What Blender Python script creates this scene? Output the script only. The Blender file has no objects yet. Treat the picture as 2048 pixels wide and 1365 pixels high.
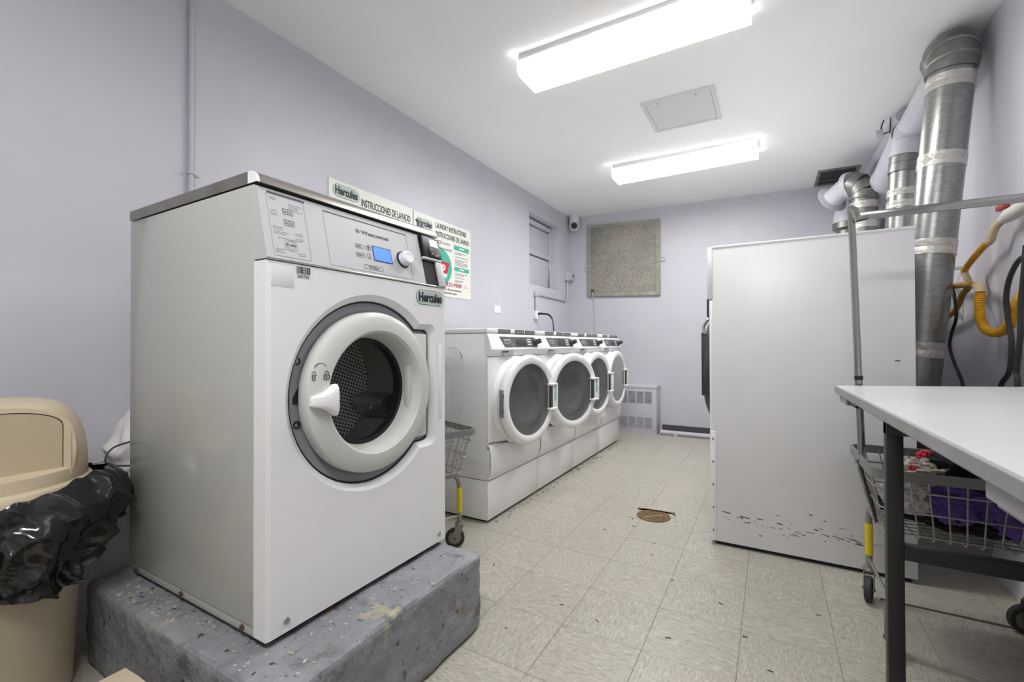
import bpy, bmesh, math, random
from mathutils import Vector, Matrix, noise
R = math.radians
sc = bpy.context.scene
col = sc.collection

# ------------------------------------------------------------------ camera, world, exposure
F_PX, YAW, PITCH, ROLL, CAM_H = 898.08, R(29.971), R(0.499), R(-0.164), 1.10
fw = Vector((-math.sin(YAW)*math.cos(PITCH), math.cos(YAW)*math.cos(PITCH), math.sin(PITCH)))
r0 = Vector((math.cos(YAW), math.sin(YAW), 0)); u0 = r0.cross(fw)
rt = math.cos(ROLL)*r0 + math.sin(ROLL)*u0
up = -math.sin(ROLL)*r0 + math.cos(ROLL)*u0
cd = bpy.data.cameras.new('camera'); cam = bpy.data.objects.new('camera', cd); col.objects.link(cam)
cd.sensor_fit = 'HORIZONTAL'; cd.sensor_width = 36; cd.lens = F_PX/2048*36; cd.clip_start = 0.02
cam.matrix_world = Matrix(((rt.x, up.x, -fw.x, 0), (rt.y, up.y, -fw.y, 0), (rt.z, up.z, -fw.z, CAM_H), (0, 0, 0, 1)))
sc.camera = cam
w = bpy.data.worlds.new('world'); sc.world = w; w.use_nodes = True
w.node_tree.nodes['Background'].inputs[0].default_value = (0.8, 0.83, 0.9, 1)
w.node_tree.nodes['Background'].inputs[1].default_value = 0.2
sc.view_settings.view_transform = 'Standard'; sc.view_settings.look = 'None'
sc.view_settings.gamma = 1; sc.view_settings.use_curve_mapping = False
sc.view_settings.exposure = 1.83
LAMP, LAMP_SIDE = 9.4, 0.5     # emission of the lens bottoms and of the prismatic lens sides
sc.cycles.max_bounces = 16; sc.cycles.diffuse_bounces = 10

XL, XR, YB, YF = -2.42, 1.02, 5.85, -2.0      # left / right / back / rear walls
def zc(x, y):                                   # the old ceiling is not quite level
    t = max(0, min(1, y/5.85))
    return 2.872 - 0.024*(x - XL)*t

# ------------------------------------------------------------------ materials
def lin(c):
    c = c/255
    return c/12.92 if c <= 0.04045 else ((c+0.055)/1.055)**2.4
def rgb(r, g, b): return (lin(r), lin(g), lin(b), 1)
MATS = {}
def mat(name, c, rough=0.5, metal=0.0, c2=None, nscale=6.0, stretch=(1, 1, 1), bump=0.0, bscale=None, thr=None,
        emit=None, estr=0.0, spec=0.5, trans=0.0, alpha=1.0, detail=5.0, coat=0.0, ior=1.45, bstretch=None):
    m = bpy.data.materials.new(name); m.use_nodes = True
    nt = m.node_tree; b = nt.nodes['Principled BSDF']; I = b.inputs
    I['Base Color'].default_value = rgb(*c); I['Roughness'].default_value = rough; I['Metallic'].default_value = metal
    I['Specular IOR Level'].default_value = spec; I['IOR'].default_value = ior
    I['Transmission Weight'].default_value = trans; I['Alpha'].default_value = alpha; I['Coat Weight'].default_value = coat
    if emit: I['Emission Color'].default_value = rgb(*emit); I['Emission Strength'].default_value = estr
    if c2 or bump:
        tc = nt.nodes.new('ShaderNodeTexCoord'); mp = nt.nodes.new('ShaderNodeMapping')
        mp.inputs['Scale'].default_value = stretch
        nt.links.new(tc.outputs['Object'], mp.inputs['Vector'])
    if c2:
        n = nt.nodes.new('ShaderNodeTexNoise'); n.inputs['Scale'].default_value = nscale; n.inputs['Detail'].default_value = detail
        nt.links.new(mp.outputs[0], n.inputs['Vector'])
        rp = nt.nodes.new('ShaderNodeValToRGB')
        lo, hi = thr or (0.3, 0.7)
        rp.color_ramp.elements[0].position = lo; rp.color_ramp.elements[1].position = hi
        rp.color_ramp.elements[0].color = rgb(*c); rp.color_ramp.elements[1].color = rgb(*c2)
        nt.links.new(n.outputs['Fac'], rp.inputs['Fac']); nt.links.new(rp.outputs['Color'], I['Base Color'])
    if bump:
        n2 = nt.nodes.new('ShaderNodeTexNoise'); n2.inputs['Scale'].default_value = bscale or nscale; n2.inputs['Detail'].default_value = 6
        if bstretch:
            mp2 = nt.nodes.new('ShaderNodeMapping'); mp2.inputs['Scale'].default_value = bstretch
            nt.links.new(tc.outputs['Object'], mp2.inputs['Vector']); nt.links.new(mp2.outputs[0], n2.inputs['Vector'])
        else: nt.links.new(mp.outputs[0], n2.inputs['Vector'])
        bp = nt.nodes.new('ShaderNodeBump'); bp.inputs['Strength'].default_value = bump; bp.inputs['Distance'].default_value = 0.01
        nt.links.new(n2.outputs['Fac'], bp.inputs['Height']); nt.links.new(bp.outputs[0], I['Normal'])
    MATS[name] = m
    return m
mat('wall_paint', (202, 201, 209), 0.42, c2=(195, 194, 203), nscale=1.6, bump=0.12, bscale=5)
mat('ceiling_paint', (246, 246, 245), 0.6, c2=(240, 240, 239), nscale=1.3, bump=0.1, bscale=4)
mat('lilac_paint', (196, 195, 203), 0.4, c2=(187, 186, 195), nscale=5, bump=0.1, bscale=30)
mat('white_enamel', (236, 236, 236), 0.22, c2=(232, 232, 232), nscale=2)
mat('white_plastic', (238, 238, 238), 0.35)
mat('white_scuffed', (236, 236, 237), 0.3, c2=(230, 230, 232), nscale=3)
mat('grey_side', (182, 183, 176), 0.16, c2=(177, 178, 171), nscale=2, spec=0.6)
mat('steel_top', (150, 148, 140), 0.33, 0.85, c2=(128, 126, 118), nscale=12)
mat('steel_round', (190, 187, 178), 0.25, 0.95)
mat('control_grey', (192, 192, 194), 0.38)
mat('door_grey', (203, 204, 199), 0.36)
mat('recess_grey', (142, 143, 148), 0.32)
mat('rubber', (26, 26, 28), 0.45)
mat('black_plastic', (34, 34, 36), 0.4)
mat('black_metal', (22, 22, 22), 0.42, c2=(36, 36, 35), nscale=9)
mat('dark_print', (70, 71, 73), 0.5)
mat('grey_print', (126, 127, 130), 0.5)
mat('faint_print', (160, 161, 164), 0.5)
mat('black_print', (38, 38, 42), 0.5)
mat('navy', (38, 42, 66), 0.35)
mat('white_print', (225, 225, 225), 0.5)
mat('red_print', (178, 42, 66), 0.5)
mat('bright_red', (198, 40, 56), 0.5)
mat('green_print', (62, 178, 152), 0.5)
mat('logo_green', (48, 140, 116), 0.5)
mat('logo_grey', (176, 190, 186), 0.5)
mat('poster', (228, 229, 222), 0.4)
mat('old_sticker', (226, 226, 227), 0.3)
mat('blue_screen', (40, 80, 200), 0.2, emit=(62, 98, 226), estr=0.75)
mat('pale_screen', (200, 208, 225), 0.2, emit=(205, 212, 232), estr=0.7)
mat('drum_steel', (220, 220, 217), 0.35, 0.1)
mat('glass', (60, 62, 62), 0.03, alpha=0.09)
mat('smoked_glass', (60, 61, 63), 0.07, alpha=0.44)
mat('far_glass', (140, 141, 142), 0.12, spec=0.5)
mat('panel_dark', (92, 93, 95), 0.4)
mat('handle_dark', (62, 63, 66), 0.4)
mat('galvanised', (160, 163, 160), 0.3, 0.9, c2=(140, 143, 140), nscale=25, stretch=(1, 1, 4), bump=0.05, bscale=60)
mat('galvanised_dull', (140, 142, 138), 0.42, 0.8, c2=(122, 124, 119), nscale=20)
mat('foil_tape', (206, 204, 198), 0.35, 0.5, c2=(190, 187, 180), nscale=40, bump=0.5, bscale=45)
mat('chrome', (165, 164, 160), 0.16, 0.95)
mat('wire_metal', (176, 175, 171), 0.3, 0.85)
mat('rim_grey', (128, 129, 128), 0.45)
mat('cart_tube', (150, 147, 138), 0.4, 0.6)
mat('yellow_sleeve', (214, 198, 30), 0.45)
mat('yellow_hose', (226, 168, 30), 0.45, c2=(196, 140, 22), nscale=20)
mat('old_yellow_hose', (190, 142, 40), 0.5, c2=(150, 108, 30), nscale=14)
mat('grimy_hose', (196, 178, 140), 0.5)
mat('white_valve', (205, 205, 198), 0.45, bump=0.4, bscale=40)
mat('red_lever', (158, 70, 52), 0.5)
mat('black_cord', (44, 46, 46), 0.45)
mat('tile_dummy', (170, 168, 160), 0.4)
mat('grout', (92, 90, 84), 0.8)
mat('vinyl_base', (78, 77, 86), 0.45)
mat('concrete_panel', (120, 120, 108), 0.85)
mat('panel_frame', (160, 163, 150), 0.7, c2=(140, 143, 128), nscale=14, bump=0.3, bscale=40)
mat('beige_plastic', (212, 197, 170), 0.45, c2=(206, 191, 164), nscale=3)
mat('beige_dark', (188, 173, 146), 0.5)
mat('card', (205, 192, 168), 0.7, c2=(196, 183, 158), nscale=6, bump=0.15, bscale=20)
mat('black_bag', (24, 24, 25), 0.17, bump=0.35, bscale=12, spec=0.8)
mat('white_bag', (222, 221, 220), 0.5, bump=0.5, bscale=14)
mat('white_bucket', (214, 214, 216), 0.5)
mat('laminate', (212, 212, 213), 0.3, c2=(208, 208, 210), nscale=2)
mat('laminate_edge', (150, 150, 150), 0.4, c2=(138, 138, 138), nscale=8)
mat('apron_grey', (160, 160, 160), 0.5)
mat('purple_cloth', (112, 86, 158), 0.9, c2=(84, 62, 130), nscale=10, bump=0.4, bscale=40)
mat('black_cloth', (26, 25, 26), 0.85, c2=(36, 34, 36), nscale=10, bump=0.4, bscale=40)
mat('white_cloth', (196, 190, 188), 0.85, c2=(180, 172, 176), nscale=12, bump=0.5, bscale=40)
mat('cream_cloth', (188, 182, 168), 0.85, bump=0.4, bscale=40)
mat('lamp_housing', (218, 218, 218), 0.5)
mat('diffuser', (240, 240, 240), 0.5, emit=(255, 254, 252), estr=LAMP)
mat('diffuser_far', (240, 240, 240), 0.5, emit=(255, 254, 252), estr=LAMP*1.45)
mat('diffuser_rear_fill', (240, 240, 240), 0.5, emit=(255, 254, 252), estr=LAMP*1.6)
mat('diffuser_side', (240, 240, 240), 0.5, emit=(255, 254, 252), estr=LAMP_SIDE)
mat('hatch_paint', (214, 214, 214), 0.55)
mat('vent_dark', (44, 43, 44), 0.7)
mat('vent_rust', (150, 148, 144), 0.7, c2=(96, 92, 88), nscale=30)
mat('camera_white', (222, 222, 222), 0.35)
mat('lens_black', (30, 30, 34), 0.15)
mat('drain_metal', (128, 100, 62), 0.55, 0.4, c2=(84, 66, 44), nscale=40, bump=0.4, bscale=60)
mat('dirt', (80, 76, 68), 0.9)
mat('rust', (92, 70, 56), 0.8)
mat('rear_dark', (30, 30, 31), 0.7)
mat('tyre', (52, 53, 53), 0.6)

def node_floor():
    m = MATS['tile_dummy']; nt = m.node_tree; b = nt.nodes['Principled BSDF']
    tc = nt.nodes.new('ShaderNodeTexCoord'); oi = nt.nodes.new('ShaderNodeObjectInfo')
    ad = nt.nodes.new('ShaderNodeVectorMath'); ad.operation = 'ADD'
    ml = nt.nodes.new('ShaderNodeMath'); ml.operation = 'MULTIPLY'; ml.inputs[1].default_value = 37
    nt.links.new(oi.outputs['Random'], ml.inputs[0])
    nt.links.new(tc.outputs['Object'], ad.inputs[0]); nt.links.new(ml.outputs[0], ad.inputs[1])
    mp = nt.nodes.new('ShaderNodeMapping'); mp.inputs['Scale'].default_value = (38, 130, 1)
    nt.links.new(ad.outputs[0], mp.inputs['Vector'])
    n = nt.nodes.new('ShaderNodeTexNoise'); n.inputs['Scale'].default_value = 1; n.inputs['Detail'].default_value = 2
    nt.links.new(mp.outputs[0], n.inputs['Vector'])
    rp = nt.nodes.new('ShaderNodeValToRGB'); e = rp.color_ramp.elements
    e[0].position = 0.28; e[0].color = rgb(148, 144, 132); e[1].position = 0.72; e[1].color = rgb(194, 191, 181)
    k = e.new(0.45); k.color = rgb(168, 164, 152); k = e.new(0.6); k.color = rgb(174, 170, 159)
    nt.links.new(n.outputs['Fac'], rp.inputs['Fac'])
    n2 = nt.nodes.new('ShaderNodeTexNoise'); n2.inputs['Scale'].default_value = 2.2; n2.inputs['Detail'].default_value = 4
    nt.links.new(ad.outputs[0], n2.inputs['Vector'])
    mr = nt.nodes.new('ShaderNodeMapRange'); mr.inputs[1].default_value = 0.3; mr.inputs[2].default_value = 0.7
    mr.inputs[3].default_value = 0.95; mr.inputs[4].default_value = 1.03
    nt.links.new(n2.outputs['Fac'], mr.inputs[0])
    mx = nt.nodes.new('ShaderNodeMix'); mx.data_type = 'RGBA'; mx.blend_type = 'MULTIPLY'; mx.inputs[0].default_value = 1
    nt.links.new(rp.outputs['Color'], mx.inputs[6]); nt.links.new(mr.outputs[0], mx.inputs[7])
    nt.links.new(mx.outputs[2], b.inputs['Base Color']); b.inputs['Roughness'].default_value = 0.36
node_floor()
def node_patches(name, base, layers, rough=0.7, bump=0.5, bscale=25, coord='Object'):
    """base colour plus thresholded noise patches: layers = [(colour, scale, lo, hi, stretch)]"""
    m = bpy.data.materials.new(name); m.use_nodes = True; MATS[name] = m
    nt = m.node_tree; b = nt.nodes['Principled BSDF']; b.inputs['Roughness'].default_value = rough
    tc = nt.nodes.new('ShaderNodeTexCoord'); prev = None
    for i, (c, s, lo, hi, st) in enumerate(layers):
        mp = nt.nodes.new('ShaderNodeMapping'); mp.inputs['Scale'].default_value = st; mp.inputs['Location'].default_value = (i*3.1, i*1.7, i*2.3)
        nt.links.new(tc.outputs[coord], mp.inputs['Vector'])
        n = nt.nodes.new('ShaderNodeTexNoise'); n.inputs['Scale'].default_value = s; n.inputs['Detail'].default_value = 7
        n.inputs['Roughness'].default_value = 0.62
        nt.links.new(mp.outputs[0], n.inputs['Vector'])
        mr = nt.nodes.new('ShaderNodeMapRange'); mr.inputs[1].default_value = lo; mr.inputs[2].default_value = hi
        nt.links.new(n.outputs['Fac'], mr.inputs[0])
        mx = nt.nodes.new('ShaderNodeMix'); mx.data_type = 'RGBA'
        nt.links.new(mr.outputs[0], mx.inputs[0]); mx.inputs[7].default_value = rgb(*c)
        if prev: nt.links.new(prev, mx.inputs[6])
        else: mx.inputs[6].default_value = rgb(*base)
        prev = mx.outputs[2]
    nt.links.new(prev, b.inputs['Base Color'])
    n2 = nt.nodes.new('ShaderNodeTexNoise'); n2.inputs['Scale'].default_value = bscale; n2.inputs['Detail'].default_value = 8
    nt.links.new(tc.outputs[coord], n2.inputs['Vector'])
    bp = nt.nodes.new('ShaderNodeBump'); bp.inputs['Strength'].default_value = bump; bp.inputs['Distance'].default_value = 0.012
    nt.links.new(n2.outputs['Fac'], bp.inputs['Height']); nt.links.new(bp.outputs[0], b.inputs['Normal'])
    return m
node_patches('plinth_paint', (126, 128, 132), [((146, 148, 152), 3, 0.45, 0.65, (1, 1, 1)), ((100, 101, 104), 9, 0.57, 0.66, (1, 1, 1)),
             ((170, 160, 134), 6, 0.60, 0.68, (1, 1, 1)), ((134, 120, 98), 14, 0.63, 0.69, (1, 1, 1)), ((60, 58, 62), 34, 0.62, 0.66, (1, 1, 1)), ((196, 194, 184), 60, 0.66, 0.70, (1, 1, 1))], 0.5, 0.8, 24)
node_patches('rough_board', (160, 154, 143), [((136, 138, 131), 2.0, 0.42, 0.62, (1, 1, 1)), ((166, 168, 158), 3.5, 0.6, 0.75, (1, 1, 1)),
             ((206, 201, 186), 75, 0.57, 0.66, (1, 1, 1)), ((104, 98, 90), 62, 0.56, 0.67, (1, 1, 1))], 0.9, 0.7, 60)
node_patches('scuffed_side', (228, 228, 229), [((221, 221, 223), 2, 0.4, 0.7, (1, 1, 1))], 0.3, 0.05, 3)

# ------------------------------------------------------------------ mesh helpers
class MB:
    def __init__(s): s.bm = bmesh.new()
    def _merge(s, tb):
        me = bpy.data.meshes.new('t'); tb.to_mesh(me); tb.free(); s.bm.from_mesh(me); bpy.data.meshes.remove(me)
    def box(s, x0, x1, y0, y1, z0, z1, bev=0.0, seg=2, drop=None):
        tb = bmesh.new()
        bmesh.ops.create_cube(tb, size=1)
        for v in tb.verts:
            v.co = ((x0+x1)/2 + v.co.x*(x1-x0), (y0+y1)/2 + v.co.y*(y1-y0), (z0+z1)/2 + v.co.z*(z1-z0))
        if bev: bmesh.ops.bevel(tb, geom=tb.edges[:], offset=bev, segments=seg, affect='EDGES', profile=0.5)
        if drop is not None:
            ax, sgn = drop
            fs = [f for f in tb.faces if f.normal[ax]*sgn > 0.99]
            bmesh.ops.delete(tb, geom=fs, context='FACES')
        s._merge(tb); return s
    def obox(s, o, U, V, N, du, dv, dn, bev=0.0, seg=2):
        """box with origin corner o, spanning du along U, dv along V, dn along N"""
        tb = bmesh.new(); bmesh.ops.create_cube(tb, size=1)
        o, U, V, N = Vector(o), Vector(U).normalized(), Vector(V).normalized(), Vector(N).normalized()
        for v in tb.verts:
            v.co = o + U*(v.co.x+.5)*du + V*(v.co.y+.5)*dv + N*(v.co.z+.5)*dn
        if bev: bmesh.ops.bevel(tb, geom=tb.edges[:], offset=bev, segments=seg, affect='EDGES', profile=0.5)
        bmesh.ops.recalc_face_normals(tb, faces=tb.faces[:])
        s._merge(tb); return s
    def tube(s, pts, r, n=8, closed=False, caps=True, flat=None):
        pts = [Vector(p) for p in pts]; m = len(pts); bm = s.bm; rings = []
        rs = r if isinstance(r, (list, tuple)) else [r]*m
        prev = None
        for i, p in enumerate(pts):
            if closed: t = (pts[(i+1) % m] - pts[i-1])
            else: t = pts[min(i+1, m-1)] - pts[max(i-1, 0)]
            t.normalize()
            if prev is None:
                a = Vector((0, 0, 1)) if abs(t.z) < 0.9 else Vector((1, 0, 0))
                x = t.cross(a).normalized()
            else:
                x = (prev - t*prev.dot(t)).normalized()
            y = t.cross(x); prev = x
            ring = []
            for k in range(n):
                a = 2*math.pi*(k+.5)/n
                ring.append(bm.verts.new(p + x*math.cos(a)*rs[i] + y*math.sin(a)*rs[i]))
            rings.append(ring)
        for i in range(m if closed else m-1):
            A, B = rings[i], rings[(i+1) % m]
            for k in range(n): bm.faces.new((A[k], A[(k+1) % n], B[(k+1) % n], B[k]))
        if caps and not closed:
            bm.faces.new(rings[0][::-1]); bm.faces.new(rings[-1])
        return s
    def cyl(s, p0, p1, r, r1=None, n=20, caps=True):
        return s.tube([p0, p1], [r, r if r1 is None else r1], n, False, caps)
    def lathe(s, prof, o=(0, 0, 0), axis=(0, 0, 1), n=48, close=False, a0=0.0, a1=None):
        o = Vector(o); ax = Vector(axis).normalized()
        x = ax.orthogonal().normalized(); y = ax.cross(x); bm = s.bm; rings = []
        full = a1 is None; cnt = n if full else n+1
        for (r, h) in prof:
            ring = []
            if r < 1e-6: v = bm.verts.new(o+ax*h); ring = [v]*cnt
            else:
                for k in range(cnt):
                    a = 2*math.pi*k/n if full else a0 + (a1-a0)*k/n
                    ring.append(bm.verts.new(o + ax*h + x*r*math.cos(a) + y*r*math.sin(a)))
            rings.append(ring)
        pairs = list(zip(rings[:-1], rings[1:])) + ([(rings[-1], rings[0])] if close else [])
        for A, B in pairs:
            for k in range(n if full else n):
                k2 = (k+1) % cnt
                vs = []
                for v in (A[k], A[k2], B[k2], B[k]):
                    if v not in vs: vs.append(v)
                if len(vs) > 2:
                    try: bm.faces.new(vs)
                    except ValueError: pass
        return s
    def plate(s, loops, o, U, V, N, depth=0.0):
        """planar polygon with holes (loops[1:]) in the frame (o,U,V), thickened by depth along -N"""
        o, U, V, N = Vector(o), Vector(U).normalized(), Vector(V).normalized(), Vector(N).normalized()
        tb = bmesh.new(); es = []
        for lp in loops:
            vs = [tb.verts.new(o + U*a + V*b) for a, b in lp]
            es += [tb.edges.new((vs[i], vs[(i+1) % len(vs)])) for i in range(len(vs))]
        bmesh.ops.triangle_fill(tb, use_beauty=True, use_dissolve=False, edges=es, normal=N)
        for f in tb.faces:
            if f.normal.dot(N) < 0: f.normal_flip()
        if depth:
            r = bmesh.ops.extrude_face_region(tb, geom=tb.faces[:])
            bmesh.ops.translate(tb, verts=[g for g in r['geom'] if isinstance(g, bmesh.types.BMVert)], vec=-N*depth)
            bmesh.ops.recalc_face_normals(tb, faces=tb.faces[:])
        s._merge(tb); return s
    def quad(s, *pts):
        s.bm.faces.new([s.bm.verts.new(p) for p in pts]); return s
    def grid(s, fn, nu, nv, wrap=False):
        bm = s.bm; V = [[bm.verts.new(fn(i/nu, j/nv)) for i in range(nu if wrap else nu+1)] for j in range(nv+1)]
        for j in range(nv):
            for i in range(nu):
                i2 = (i+1) % nu if wrap else i+1
                bm.faces.new((V[j][i], V[j][i2], V[j+1][i2], V[j+1][i]))
        return s
    def build(s, name, m, parent=None, smooth=35, local=False, fix=True):
        if fix: bmesh.ops.recalc_face_normals(s.bm, faces=s.bm.faces[:])
        me = bpy.data.meshes.new(name); s.bm.to_mesh(me); s.bm.free()
        return link(name, me, m, parent, smooth, local)
ROOTM = {}
def root_of(o):
    while o.parent: o = o.parent
    return o
def link(name, me, m, parent=None, smooth=35, local=False):
    if parent is not None and not local:
        me.transform(ROOTM.get(root_of(parent).name, Matrix()).inverted())
    me.materials.clear(); me.materials.append(MATS[m])
    if smooth:
        for p in me.polygons: p.use_smooth = True
        me.set_sharp_from_angle(angle=R(smooth))
    o = bpy.data.objects.new(name, me); col.objects.link(o)
    if parent is not None: o.parent = parent
    return o
def tag(o, label=None, cat=None, group=None, kind=None):
    if label: o['label'] = label
    if cat: o['category'] = cat
    if group: o['group'] = group
    if kind: o['kind'] = kind
    return o
def thing(name, label, cat, loc=(0, 0, 0), rz=0.0, group=None):
    o = bpy.data.objects.new(name, None); o.empty_display_size = 0.05; col.objects.link(o)
    o.location = loc; o.rotation_euler = (0, 0, rz)
    ROOTM[o.name] = Matrix.Translation(loc) @ Matrix.Rotation(rz, 4, 'Z')
    return tag(o, label, cat, group)
def copy_tree(o, parent=None):
    c = o.copy(); col.objects.link(c); c.parent = parent
    for ch in list(o.children): copy_tree(ch, c)
    return c
def setlabel(o, label): o['label'] = label
def box(name, m, parent, *a, **k): return MB().box(*a, **k).build(name, m, parent)
def text(body, o, U, V, wid, hei, m, parent, name='lettering', bold=0.0, depth=0.0012, local=False, shear=0.0):
    """lettering fitted into a wid x hei rectangle whose lower left corner is o"""
    cu = bpy.data.curves.new('txt', 'FONT'); cu.body = body; cu.size = 1; cu.extrude = 0.02; cu.offset = bold; cu.resolution_u = 3; cu.shear = shear
    ob = bpy.data.objects.new('txt', cu); col.objects.link(ob)
    dg = bpy.context.evaluated_depsgraph_get()
    me = bpy.data.meshes.new_from_object(ob.evaluated_get(dg)); bpy.data.objects.remove(ob); bpy.data.curves.remove(cu)
    xs = [v.co.x for v in me.vertices]; ys = [v.co.y for v in me.vertices]; zs = [v.co.z for v in me.vertices]
    U, V = Vector(U).normalized(), Vector(V).normalized(); N = U.cross(V); o = Vector(o)
    for v in me.vertices:
        a = (v.co.x-min(xs))/(max(xs)-min(xs))*wid; b = (v.co.y-min(ys))/(max(ys)-min(ys))*hei
        c = (v.co.z-min(zs))/max(1e-6, max(zs)-min(zs))*depth
        v.co = o + U*a + V*b + N*c
    return link(name, me, m, parent, 0, local)
def rrect(x0, x1, y0, y1, r, n=5):
    pts = []
    for cx, cy, a in ((x1-r, y0+r, -90), (x1-r, y1-r, 0), (x0+r, y1-r, 90), (x0+r, y0+r, 180)):
        for k in range(n+1):
            t = R(a + 90*k/n); pts.append((cx+r*math.cos(t), cy+r*math.sin(t)))
    return pts
def circle(cx, cy, r, n=32): return [(cx+r*math.cos(2*math.pi*k/n), cy+r*math.sin(2*math.pi*k/n)) for k in range(n)]
def spline(pts, sub=6):
    P = [Vector(p) for p in pts]; out = []
    for i in range(len(P)-1):
        p0, p1, p2, p3 = P[max(i-1, 0)], P[i], P[i+1], P[min(i+2, len(P)-1)]
        for k in range(sub):
            t = k/sub
            out.append(0.5*((2*p1) + (-p0+p2)*t + (2*p0-5*p1+4*p2-p3)*t*t + (-p0+3*p1-3*p2+p3)*t**3))
    out.append(P[-1]); return out
X, Y, Z = Vector((1, 0, 0)), Vector((0, 1, 0)), Vector((0, 0, 1))

# ------------------------------------------------------------------ the room shell
def struct(o): return tag(o, kind='structure')
# floor: slab plus single vinyl tiles
fl = struct(box('floor', 'grout', None, XL-.1, XR+.1, YF-.1, YB+.1, -0.06, -0.0015))
tag(fl, 'beige speckled vinyl tile floor')
TS = 0.305; tiles = {}
def tile_mesh(wx, wy):
    key = (round(wx, 3), round(wy, 3))
    if key not in tiles:
        g = 0.0007; m = MB().box(-wx/2+g, wx/2-g, -wy/2+g, wy/2-g, -0.003, 0, bev=0.0004, seg=1)
        me = bpy.data.meshes.new('vinyl_tile'); m.bm.to_mesh(me); m.bm.free(); me.materials.append(MATS['tile_dummy']); tiles[key] = me
    return tiles[key]
rnd = random.Random(4)
xs = [-0.717 + TS*k for k in range(-6, 7)]; ys = [1.637 + TS*k for k in range(-3, 15)]
for i in range(len(xs)-1):
    for j in range(len(ys)-1):
        x0, x1 = max(xs[i], XL), min(xs[i+1], XR); y0, y1 = max(ys[j], YF), min(ys[j+1], YB)
        if x1-x0 < .01 or y1-y0 < .01: continue
        turn = (i+j) % 2
        me = tile_mesh(y1-y0, x1-x0) if turn else tile_mesh(x1-x0, y1-y0)
        t = bpy.data.objects.new('floor_tile', me); col.objects.link(t); t.parent = fl
        t.location = ((x0+x1)/2, (y0+y1)/2, rnd.uniform(-.0004, 0)); t.rotation_euler = (0, 0, math.pi/2 if turn else 0)
tf = box('vinyl_floor_sheet', 'tile_dummy', fl, XL, XR, YF, ys[0]-.001, -0.003, 0)
tf['kind'] = 'stuff'

def ceil_fn(u, v):
    x = XL-.1 + (XR-XL+.2)*u; y = YF-.1 + (YB-YF+.2)*v
    return (x, y, zc(x, y) + 0.004*noise.noise((x*1.3, y*1.3, 0)))
cm = MB().grid(ceil_fn, 40, 60)
r_ = bmesh.ops.extrude_face_region(cm.bm, geom=cm.bm.faces[:])
bmesh.ops.translate(cm.bm, verts=[g for g in r_['geom'] if isinstance(g, bmesh.types.BMVert)], vec=(0, 0, .15))
struct(cm.build('ceiling', 'ceiling_paint'))
# left wall with the walled-in window opening
WY0, WY1, WZ0, WZ1 = 4.60, 5.43, 1.812, 2.655
wl = MB()
wl.plate([[(YF-.1, 0), (YB+.1, 0), (YB+.1, 2.97), (YF-.1, 2.97)], [(WY0, WZ0), (WY1, WZ0), (WY1, WZ1), (WY0, WZ1)]], (XL, 0, 0), Y, Z, X, 0.22)
struct(wl.build('wall_left', 'wall_paint', smooth=20))
struct(box('wall_back', 'wall_paint', None, XL, XR, YB, YB+.12, 0, 2.97))
struct(box('wall_right', 'wall_paint', None, XR, XR+.12, YF-.1, YB+.12, 0, 2.97))
struct(box('wall_front', 'wall_paint', None, XL, XR, YF-.12, YF, 0, 2.97))
# painted-over window in the opening
wn = tag(box('window_1', 'wall_paint', None, XL-.21, XL-.15, WY0, WY1, WZ0, WZ1), 'painted-over window recessed in the left wall', kind='structure')
h = WZ1-WZ0
def wbox(n, y0, y1, z0, z1, dx, m='wall_paint'):
    return box(n, m, wn, XL-.15, XL-.15+dx, y0, y1, z0, z1, bev=0.003)
wbox('window_frame', WY0, WY1, WZ1-.075, WZ1-.022, .055)
wbox('window_frame', WY1-.05, WY1, WZ0, WZ1-.08, .05)
wbox('sash_panel', WY0, WY1-.055, WZ0+.47, WZ1-.09, .025)
wbox('meeting_rail', WY0, WY1-.055, WZ0+.40, WZ0+.462, .05)
wbox('sash_panel', WY0, WY1-.055, WZ0+.005, WZ0+.385, .03)
wbox('sash_gap', WY0, WY1-.055, WZ0+.385, WZ0+.40, .012, 'dirt')
wbox('sash_gap', WY0, WY1-.02, WZ1-.022, WZ1-.006, .02, 'dirt')
MB().tube([(XL-.095, WY1-.075, WZ0+.02), (XL-.1, WY1-.08, WZ0+.1), (XL-.098, WY1-.07, WZ0+.16), (XL-.1, WY1-.078, WZ0+.3)], [.007, .009, .005, .003], 6).build('peeling_seam', 'grey_print', wn)
# baseboard and the pipe on the floor along the back wall
bb = tag(box('baseboard_back', 'vinyl_base', None, -1.19, XR, YB-.012, YB, 0, .095), 'dark grey vinyl baseboard along the back wall', kind='structure')
fp = thing('heating_pipe', 'white painted pipe lying along the foot of the back wall', 'pipe', (-.3, YB-.17, 0))
MB().tube([(-1.18, YB-.17, .028), (.6, YB-.17, .028)], .028, 12).build('pipe', 'lilac_paint', fp)
for x in (-1.0, -.1, .5): box('pipe_saddle', 'lilac_paint', fp, x-.02, x+.02, YB-.2, YB-.14, 0, .03)
struct(box('trim_1', 'dirt', None, .40, XR-.02, 2.468, 2.482, 0, .0022))

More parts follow.
